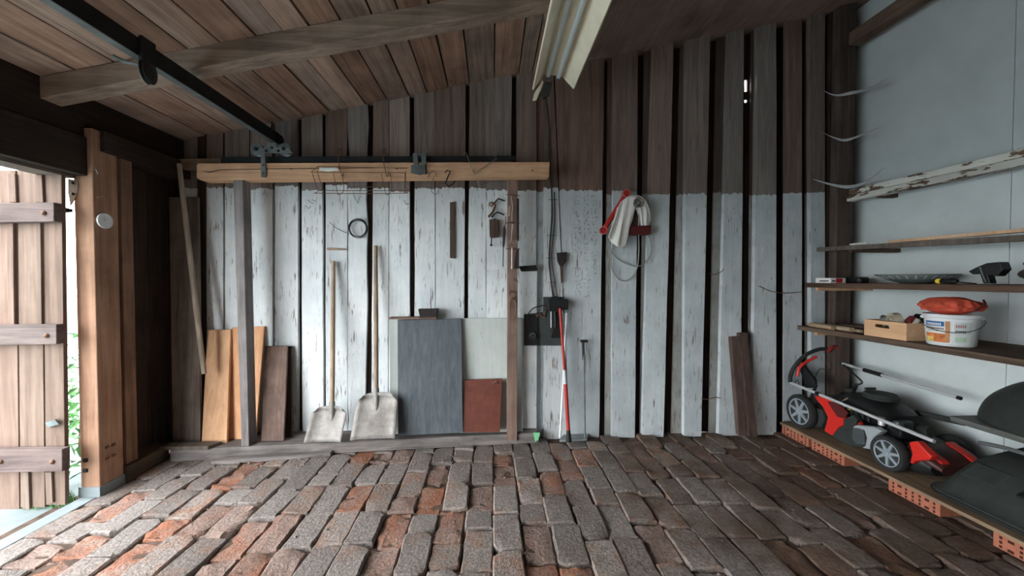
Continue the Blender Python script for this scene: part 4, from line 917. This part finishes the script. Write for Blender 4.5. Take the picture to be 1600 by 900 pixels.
hp = [onb(A(-95), .17, .006)] + [V((bkx + math.cos(A(d)) * (r1 + .012), bky + math.sin(A(d)) * (r1 + .012), Z2 + .165 - .075 * math.cos(math.radians(d * .98)))) for d in range(-85, 90, 10)] + [onb(A(95), .17, .006)]
M().tube(crom(hp, 2), .0022, 6).build('bail_handle', STEEL, bu, True)
for d in (-95, 95): M().sph(onb(A(d), .17, .004), (.012, .012, .012), 10, 7).build('handle_lug', WHITEPL, bu, True)
ob = thing('orange_bag', 'crumpled orange fabric bag lying on the white bucket', 'bag', (bkx, bky, Z2 + bh))
def wr_(d):
    a_ = math.atan2(d.y, d.x)
    q = noise.noise(V((d.x * 2.2, d.y * 2.2, d.z * 2 + 4))) * .12 + .07 * noise.noise(V((a_ * 5, d.z * 1.2, 2))) + .05 * math.sin(a_ * 13 + 4 * noise.noise(d * 3)) * (1 - .6 * abs(d.z)); return 1 + q
M().sph((bkx - .008, bky + .004, Z2 + bh + .046), (.134, .138, .058), 72, 30, lambda d: (wr_(d) if d.z > -.5 else .9) * (1 if d.z > 0 else .95)).build('bundle', ORANGE, ob, True)
M().tube(crom([V((bkx - .02, bky - .13, Z2 + bh + .03)), V((bkx + .0, bky - .148, Z2 + bh + .055)), V((bkx + .03, bky - .14, Z2 + bh + .07)), V((bkx + .06, bky - .11, Z2 + bh + .09))], 4), .006, 7).build('drawstring', DARKRED, ob, True)
yq = ya + .04
bl_ = thing('blue_cloth', 'bit of blue cloth hanging out of the crate beside the bucket', 'cloth', (2.975, yq, tpz - .04))
M().grid(sheet([V((2.93, yq, tpz + .05)), V((2.96, yq - .01, tpz + .06)), V((2.985, yq, tpz + .045))], [V((2.925, yq + .0, tpz - .05)), V((2.96, yq + .004, tpz - .05)), V((2.985, yq, tpz - .05))], 6, 2, .008, 3)).build('fold', BLUEP, bl_, True, solid=.006)
M().sph((2.955, yq - .004, tpz + .05), (.028, .018, .02), 14, 9, lambda d: 1 + .2 * noise.noise(d * 3)).build('knot', BLUEP, bl_, True)
for n_, (X, Y0, Y1, z, r) in enumerate([(2.97, 1.98, 1.62, .03, .03), (3.08, 1.99, 1.55, .042, .042), (3.02, 1.90, 1.5, .095, .032)]):
    lg = M().tube([V((X, Y0, Z2 + z)), V((X + .01, (Y0 + Y1) / 2, Z2 + z + .002)), V((X + .01, Y1, Z2 + z))], [r, r * 1.05, r], 9).build('firewood_log', LOGW, None)
    tag(lg, ['front log of the firewood at the right end of the lower shelf', 'thick log against the wall at the right end of the lower shelf', 'topmost log of the firewood at the right end of the lower shelf'][n_], 'log')

# ---- cobwebs in the corner
for n_, (pts, rs) in enumerate([([(1287, 142), (1306, 149), (1330, 145), (1358, 138), (1386, 122)], [.002, .008, .015, .010, .001]), ([(1285, 207), (1303, 215), (1322, 219), (1350, 209), (1377, 198)], [.001, .006, .012, .006, .001]), ([(1270, 280), (1298, 288), (1328, 292), (1355, 283), (1382, 261)], [.002, .010, .016, .009, .001])]):
    ys = [F - .02, 3.22, 3.16, 3.02, 2.9]; p = [W(x, y, Y) for (x, y), Y in zip(pts, ys)]; cc = crom(p, 5)
    rr_ = [rs[min(i // 5, 4)] + (rs[min(i // 5 + 1, 4)] - rs[min(i // 5, 4)]) * (i % 5) / 5 for i in range(len(cc))]
    rows = [[q + V((0, 0, r_)), q + V((.0, -.002, .2 * r_)), q + V((0, 0, -r_))] for q, r_ in zip(cc, rr_)]
    w_ = M().grid(rows).build('cobweb', WEB, None, True, solid=.001); tag(w_, ['topmost dusty cobweb across the corner post', 'middle dusty cobweb across the corner post', 'lowest dusty cobweb just above the flaking white beam'][n_], 'cobweb')

# ---- low platform: sheet on hollow clay bricks
PZ = .082; PT = PZ + .022
pf = M().box((2.575, .5, PZ + .001), (3.28, 3.30, PT)).build('platform_sheet', OSB, None, bevel=.002); tag(pf, 'long wooden sheet lying on hollow bricks under the mower', 'platform')
def hollow(y1, n_, ln=.29):
    b = thing('hollow_brick', ['hollow clay brick under the far end of the platform', 'hollow clay brick under the platform behind the rear mower wheel', 'hollow clay brick under the platform beside the front mower wheel', 'hollow clay brick under the platform below the grass catcher'][n_], 'brick', (2.65, y1 - ln / 2, 0), 'hollow bricks carrying the platform')
    x0 = 2.58; z0, z1 = .008, PZ
    bb = M().box((x0, y1 - ln, z0), (x0 + .14, y1, z1)).build('body', HOLLOW, b, bevel=.002)
    for k in range(7):
        for r in range(3):
            if k in (1, 5) and r == 1: continue
            y = y1 - .03 - k * (ln - .06) / 6; z = z0 + .014 + r * .023
            M().box((x0 - .0006, y - (.006 if k not in (1, 5) else .012), z - (.007 if r != 1 else .008)), (x0 + .002, y + (.006 if k not in (1, 5) else .012), z + .007)).build('hole', HOLE, b)
for n_, (px, py) in enumerate([(1208, 655), (1268, 705), (1388, 768), (1551, 868)]):
    hollow(min(WX(px, py, 2.58).y, 3.28), n_)

# ---- lawn mower
X0 = 2.63
mw = thing('lawn_mower', 'red and black lawn mower with folded handle standing on the platform', 'lawn mower', (2.87, 2.75, PT))
rc = WX(1245, 637, X0); fc = WX(1385, 706, X0); rc.y = min(rc.y, 3.155); R_R, R_F = .143, .113
rc.z = PT + R_R; fc.z = PT + R_F
def wheel(c, r, side):
    ax = V((-side, 0, 0)); w = .05
    t = M().lathe([(r * .69, -.016), (r * .70, 0), (r * .80, .004), (r * .95, .004), (r, -.008), (r, -w + .008), (r * .95, -w), (r * .6, -w), (r * .6, -w * .4)], c, ax, 40).build('wheel', RUBBER, mw, True)
    M().tube(circ(c + ax * -.002, r * .73, ax, 36), r * .045, 8, True).build('hub_rim', HUBG, t, True)
    M().lathe([(r * .70, -.016), (r * .70, -.012), (.01, -.012)], c, ax, 30).build('hub_back', BLACKM, t, True)
    M().lathe([(r * .16, -.012), (r * .16, .002), (r * .06, .006)], c, ax, 16).build('hub_cap', HUBG, t, True)
    for k in range(7):
        a = math.tau * k / 7 + .2; d = V((0, math.cos(a), math.sin(a))); sd_ = V((0, -math.sin(a), math.cos(a)))
        p = [c + d * r * .12 + sd_ * r * .10, c + d * r * .12 - sd_ * r * .10, c + d * r * .71 - sd_ * r * .06, c + d * r * .71 + sd_ * r * .06]
        M().slab([q + ax * -.011 for q in p], ax * .010).build('spoke', HUBG, t)
for c, r in ((rc, R_R), (fc, R_F)):
    wheel(c, r, 1); wheel(c + V((.50, 0, 0)), r, -1)
px_ = lambda pts, X: [WX(x, y, X) for x, y in pts]
# deck
yr, yf = rc.y - .06, fc.y - .20
def ring(y, xa, xb, za, zb, r=.03):
    return [V((xa + r, y, za)), V((xb - r, y, za)), V((xb, y, za + r)), V((xb, y, zb - r)), V((xb - r, y, zb)), V((xa + r, y, zb)), V((xa, y, zb - r)), V((xa, y, za + r))]
XA, XB = X0 + .07, X0 + .44
def loft(rings, name, mat, sub=0):
    m = M(); m.grid(rings, True); n = len(rings[0]); k = len(rings)
    m.f += [tuple(range(n)), tuple((k - 1) * n + i for i in range(n - 1, -1, -1))]
    return m.build(name, mat, mw, True, sub=sub)
loft([ring(yr + .02, XA + .02, XB - .02, PT + .06, PT + .22), ring(yr - .15, XA, XB, PT + .03, PT + .24), ring(fc.y + .1, XA, XB, PT + .03, PT + .20), ring(yf + .08, XA - .01, XB + .01, PT + .04, PT + .17), ring(yf + .02, XA + .03, XB - .03, PT + .05, PT + .13)], 'deck', BLACKP)
XS = X0 + .045
M().slab(px_([(1271, 619), (1282, 617), (1297, 622), (1318, 652), (1338, 655), (1343, 664), (1323, 662), (1310, 668), (1299, 681), (1287, 673), (1293, 652), (1285, 636)], XS), (.04, 0, 0)).build('side_panel', MRED, mw, bevel=.008)
M().slab(px_([(1293, 628), (1306, 627), (1325, 645), (1318, 654), (1308, 651)], XS - .004), (.01, 0, 0)).build('side_patch', DARKRED, mw)  # darker red slab over the side panel
M().slab(px_([(1262, 633), (1284, 640), (1288, 655), (1283, 668), (1266, 667), (1262, 650)], XS + .01), (.04, 0, 0)).build('rear_guard', BLACKM, mw, bevel=.006)
M().slab(px_([(1299, 681), (1310, 668), (1322, 662), (1338, 664), (1352, 676), (1349, 700), (1330, 698), (1312, 690)], XS - .006), (.05, 0, 0)).build('side_vent', BLACKM, mw, bevel=.008)
M().slab(px_([(1317, 655), (1333, 648), (1339, 656), (1332, 672), (1318, 672)], XS - .02), (.04, 0, 0)).build('height_lever', BLACKM, mw, bevel=.006)
M().slab(px_([(1331, 668), (1340, 666), (1349, 670), (1351, 695), (1336, 693), (1331, 685)], XS - .018), (.03, 0, 0)).build('grille', plain('grille_grey', lin(70, 76, 78), .5), mw, bevel=.006)
M().slab(px_([(1331, 668), (1337, 664), (1366, 667), (1378, 674), (1364, 684), (1358, 702), (1346, 700), (1352, 696), (1354, 684), (1350, 672), (1340, 669)], XS - .028), (.05, 0, 0)).build('fender', SILVER, mw, bevel=.006)
# red nose and stripes
a = fc.y
M().slab(px_([(1420, 691), (1432, 689), (1455, 713), (1452, 719), (1430, 720), (1426, 725), (1421, 724), (1425, 709)], XS - .01), (.05, 0, 0)).build('nose_panel', MRED, mw, bevel=.006)
loft([ring(yf + .14, XA, XB, PT + .12, PT + .20, .02), ring(yf + .04, XA, XB, PT + .10, PT + .185, .02), ring(yf - .03, XA + .04, XB - .04, PT + .08, PT + .13, .02)], 'nose_cover', plain('nose_dark', lin(66, 40, 36), .4), 1)
for xx in (XA + .05, XB - .11):
    M().hexa([V((xx, yf + .13, PT + .202)), V((xx + .06, yf + .13, PT + .202)), V((xx + .05, yf - .02, PT + .14)), V((xx, yf - .02, PT + .14))], [V((xx, yf + .13, PT + .214)), V((xx + .06, yf + .13, PT + .214)), V((xx + .05, yf - .02, PT + .155)), V((xx, yf - .02, PT + .155))]).build('nose_stripe', MRED, mw, bevel=.003)
# engine
ec = V((X0 + .26, (rc.y + fc.y) / 2 - .06, PT + .22))
en = loft([ring(ec.y + .19, ec.x - .14, ec.x + .13, ec.z, ec.z + .15, .04), ring(ec.y + .12, ec.x - .17, ec.x + .16, ec.z - .02, ec.z + .19, .05), ring(ec.y - .12, ec.x - .17, ec.x + .16, ec.z - .02, ec.z + .17, .05), ring(ec.y - .2, ec.x - .13, ec.x + .13, ec.z, ec.z + .10, .04)], 'engine_cover', BLACKP, 1)
M().lathe([(.10, 0), (.105, .02), (.09, .04), (.03, .05)], ec + V((.0, -.02, .17)), (0, 0, 1), 26).build('recoil_housing', BLACKM, en, True)
M().lathe([(.02, 0), (.02, .05), (.016, .055)], ec + V((-.15, -.17, .03)), (0, 0, 1), 14).build('oil_filter', CHROME, en, True)
M().lathe([(.02, 0), (.022, .012), (.018, .02)], ec + V((-.12, -.215, .03)), (-.5, -.7, .4), 14).build('cap', STEEL, en, True)
M().box((ec.x - .1745, ec.y + .08, ec.z + .06), (ec.x - .1695, ec.y + .13, ec.z + .10)).build('sticker', WHITEPL, en)
M().box((ec.x - .175, ec.y + .08, ec.z + .088), (ec.x - .1693, ec.y + .13, ec.z + .101)).build('sticker_band', BLUEPR, en)
M().box((ec.x - .1745, ec.y + .04, ec.z + .06), (ec.x - .1695, ec.y + .075, ec.z + .068)).build('warning_strip', YELLOW, en)
M().tube([ec + V((-.17, .2, .04)), ec + V((-.16, .08, .145))], .005, 7).build('pull_rod', CORK, mw, True)
M().box((ec.x - .15, ec.y - .30, ec.z - .04), (ec.x - .05, ec.y - .2, ec.z + .04)).build('carburettor', IRON, en, bevel=.01)
M().lathe([(.035, 0), (.04, .02), (.04, .05), (.03, .06)], ec + V((.05, -.25, .02)), (0, -1, .2), 16).build('air_filter', BLACKM, en, True)
M().lathe([(.026, 0), (.028, .006), (.028, .018), (.022, .022)], ec + V((-.11, .12, .185)), (0, 0, 1), 18).build('fuel_cap', BLACKM, en, True)
for k in range(5):
    y = ec.y - .10 + k * .045; M().bar(V((ec.x - .172, y, ec.z + .03)), V((ec.x - .172, y, ec.z + .10)), .012, .008, (1, 0, 0)).build('cooling_rib', BLACKM, en)
M().box((ec.x - .10, ec.y - .235, ec.z + .01), (ec.x + .02, ec.y - .195, ec.z + .075)).build('muffler_guard', STEEL, en, bevel=.01)
M().tube(crom([ec + V((-.05, -.23, .05)), ec + V((-.09, -.28, .06)), ec + V((-.12, -.25, .02)), ec + V((-.13, -.2, .0))], 5), .005, 7).build('spark_lead', BLACKP, en, True)
M().tube([ec + V((-.02, .08, .215)), ec + V((.06, .08, .215))], .009, 8).build('starter_grip', BLACKM, en, True)
for xx in (XA - .005, XB - .02): M().bar(V((xx, rc.y - .02, PT + .2)), V((xx, rc.y - .10, PT + .40)), .02, .012, (1, 0, 0)).build('handle_bracket', BLACKP, mw)
# rear chute flap and bag hooks
M().slab(px_([(1246, 570), (1252, 568), (1265, 584), (1272, 594), (1272, 606), (1258, 606), (1254, 590)], X0 + .10), (.03, 0, 0)).build('handle_mount', BLACKP, mw, bevel=.004)
M().hexa([V((XA + .02, rc.y - .08, PT + .24)), V((XB - .02, rc.y - .08, PT + .24)), V((XB - .02, rc.y - .32, PT + .30)), V((XA + .02, rc.y - .32, PT + .30))], [V((XA + .02, rc.y - .06, PT + .30)), V((XB - .02, rc.y - .06, PT + .30)), V((XB - .02, rc.y - .30, PT + .35)), V((XA + .02, rc.y - .30, PT + .35))]).build('chute_flap', BLACKM, mw, bevel=.01)
M().box((XA + .05, rc.y - .3, PT + .22), (XB - .05, rc.y - .1, PT + .245)).build('chute_edge', MRED, mw)
# handle: two tubes, black grip bow at the back, red bail
XT0, XT1 = X0 + .015, X0 + .47
L0, L1 = WX(1218, 592, XT0), WX(1460, 690, XT0); L0.y = min(L0.y, 3.27)
R0, R1 = WX(1296, 563, XT1), WX(1496, 621, XT1); R0.y = min(R0.y, 3.26)
M().tube([L0, L0.lerp(L1, .5), L1], .0115, 12).build('handle_tube', CHROME, mw, True)
M().tube([R0, R0.lerp(R1, .5), R1], .0115, 12).build('handle_tube', CHROME, mw, True)
M().lathe([(.013, 0), (.013, .02)], R1, (R1 - R0), 12).build('tube_plug', BLACKP, mw, True)
top = [L0, WX(1210, 580, XT0 + .01), WX(1214, 567, XT0 + .04), WX(1228, 552, XT0 + .12), WX(1250, 544, XT0 + .22), WX(1268, 541, XT0 + .33), R0.lerp(WX(1280, 540, XT1), .6), R0]
for p in top: p.y = min(p.y, 3.285)
M().tube(crom(top, 6), .016, 12).build('grip', BLACKM, mw, True)
bl2 = [WX(1224, 581, XT0 + .03), WX(1226, 567, XT0 + .05), WX(1238, 557, XT0 + .13), WX(1252, 552, XT0 + .2)]
for p in bl2: p.y = min(p.y, 3.23)
M().tube(crom(bl2, 6), .012, 10).build('bail_lever', MRED, mw, True)
q = [WX(1266, 545, XT0 + .32), WX(1275, 538, XT0 + .36), WX(1284, 538, XT0 + .4), WX(1286, 545, XT0 + .42)]
for p in q: p.y = min(p.y, 3.25)
M().tube(crom(q, 5), [.010 + .008 * math.sin(i / 15 * math.pi) for i in range(16)], 10).build('start_lever', plain('dull_red_plastic', lin(128, 40, 36), .45), mw, True)
M().tube([L0.lerp(L1, .245), L0.lerp(L1, .275)], .017, 10).build('clamp', BLACKP, mw, True); M().tube([R0.lerp(R1, .25), R0.lerp(R1, .42)], .017, 10).build('clamp', BLACKP, mw, True)
cbl = [L0 + V((.02, -.01, 0)), WX(1236, 590, XT0 + .05), WX(1240, 600, XT0 + .06), WX(1226, 597, XT0 + .03), ]
for p in cbl: p.y = min(p.y, 3.25)
M().tube(crom(cbl, 5), .003, 6).build('bowden_cable', CABLEB, mw, True)
cbl = [WX(1270, 548, XT0 + .3), WX(1283, 566, XT0 + .35), WX(1282, 573, XT0 + .35), WX(1262, 572, XT0 + .25), WX(1258, 590, XT0 + .2)]
for p in cbl: p.y = min(p.y, 3.25)
M().tube(crom(cbl, 5), .003, 6).build('bowden_cable', CABLEB, mw, True)
M().tube(crom([WX(1318, 570, XT1 - .02), WX(1335, 585, XT1 - .04), WX(1347, 597, XT1 - .10), WX(1340, 601, XT1 - .2)], 5), .007, 8).build('cable_bundle', BLACKP, mw, True)

# ---- grass catcher and tub
gc = thing('grass_catcher', 'black plastic grass catcher box standing in front of the mower', 'grass catcher', (2.9, 1.8, PT))
def rrect(x0, x1, y0, y1, z, r, n=6):
    out = []
    for cx, cy, a in [(x1 - r, y1 - r, 0), (x0 + r, y1 - r, 90), (x0 + r, y0 + r, 180), (x1 - r, y0 + r, 270)]:
        out += [V((cx + r * math.cos(math.radians(a + 90 * k / n)), cy + r * math.sin(math.radians(a + 90 * k / n)), z)) for k in range(n + 1)]
    return out
def tilt(ring_, kx, cx): return [V((p.x, p.y, p.z + kx * (p.x - cx))) for p in ring_]
rs = [rrect(2.63, 3.23, 1.42, 2.16, PT + .002, .10), rrect(2.605, 3.25, 1.40, 2.185, PT + .02, .11), rrect(2.605, 3.25, 1.40, 2.185, PT + .045, .11), rrect(2.64, 3.23, 1.42, 2.16, PT + .06, .11), tilt(rrect(2.66, 3.23, 1.44, 2.14, PT + .10, .11), .12, 2.66),
      tilt(rrect(2.76, 3.22, 1.48, 2.10, PT + .20, .10), .22, 2.76), tilt(rrect(2.86, 3.21, 1.52, 2.06, PT + .265, .09), .12, 2.86), tilt(rrect(2.93, 3.17, 1.57, 2.00, PT + .28, .07), .05, 2.93)]
m = M(); m.grid(rs, True); n = len(rs[0]); m.f += [tuple(range(n - 1, -1, -1)), tuple((len(rs) - 1) * n + i for i in range(n))]
gb = m.build('shell', BLACKM, gc, True)
M().tube(rrect(2.602, 3.253, 1.397, 2.188, PT + .032, .11), .006, 6, True).build('rim', BLACKP, gb, True)
M().hexa([V((2.72, 1.92, PT + .135)), V((2.80, 1.90, PT + .205)), V((2.80, 2.06, PT + .205)), V((2.72, 2.07, PT + .135))], [V((2.70, 1.92, PT + .155)), V((2.79, 1.90, PT + .228)), V((2.79, 2.06, PT + .228)), V((2.70, 2.07, PT + .155))]).build('raised_panel', BLACKM, gb, bevel=.008)
M().hexa([V((2.72, 1.72, PT + .145)), V((2.83, 1.72, PT + .225)), V((2.83, 1.84, PT + .225)), V((2.72, 1.84, PT + .145))], [V((2.705, 1.72, PT + .155)), V((2.82, 1.72, PT + .238)), V((2.82, 1.84, PT + .238)), V((2.705, 1.84, PT + .155))]).build('grip_recess', BLACKP, gb, bevel=.01)
M().tube(crom([V((3.0, 2.20, PT + .27)), V((2.97, 2.05, PT + .30)), V((2.95, 1.8, PT + .31)), V((2.95, 1.5, PT + .31))], 5), .012, 8).build('frame_rod', plain('grey_frame_rod', lin(96, 98, 98), .5), gb, True)
tb = thing('black_tub', 'black curved plastic tub leaning on the grey wall behind the catcher', 'tub', (3.15, 1.95, PT + .3))
rows = []
for i in range(13):
    t_ = math.pi * .5 * i / 12; row = []
    for k in range(33):
        a_ = math.pi * k / 32
        y = 1.90 + .46 * math.cos(a_) * math.cos(t_ * .96); z = PT + .38 + .33 * math.sin(a_) * math.cos(t_ * .96); x_ = 3.245 - .24 * math.sin(t_)
        row.append(V((x_, y, z)))
    rows.append(row)
M().grid(rows).build('bowl', BLACKM, tb, True, solid=.006)
M().tube(rows[0], .010, 8).build('rim', plain('grey_rim', lin(88, 90, 88), .5), tb, True)
M().hexa([V((3.0, 1.40, PT + .345)), V((3.26, 1.40, PT + .345)), V((3.26, 2.36, PT + .345)), V((3.0, 2.36, PT + .345))], [V((2.99, 1.40, PT + .385)), V((3.26, 1.40, PT + .385)), V((3.26, 2.36, PT + .385)), V((2.99, 2.36, PT + .385))]).build('lip', plain('grey_lip', lin(96, 98, 94), .6), tb, bevel=.012)
M().tube(crom([V((3.08, 2.34, PT + .34)), V((3.05, 2.48, PT + .33)), V((3.08, 2.62, PT + .31))], 5), .02, 8).build('spout', BLACKM, tb, True)
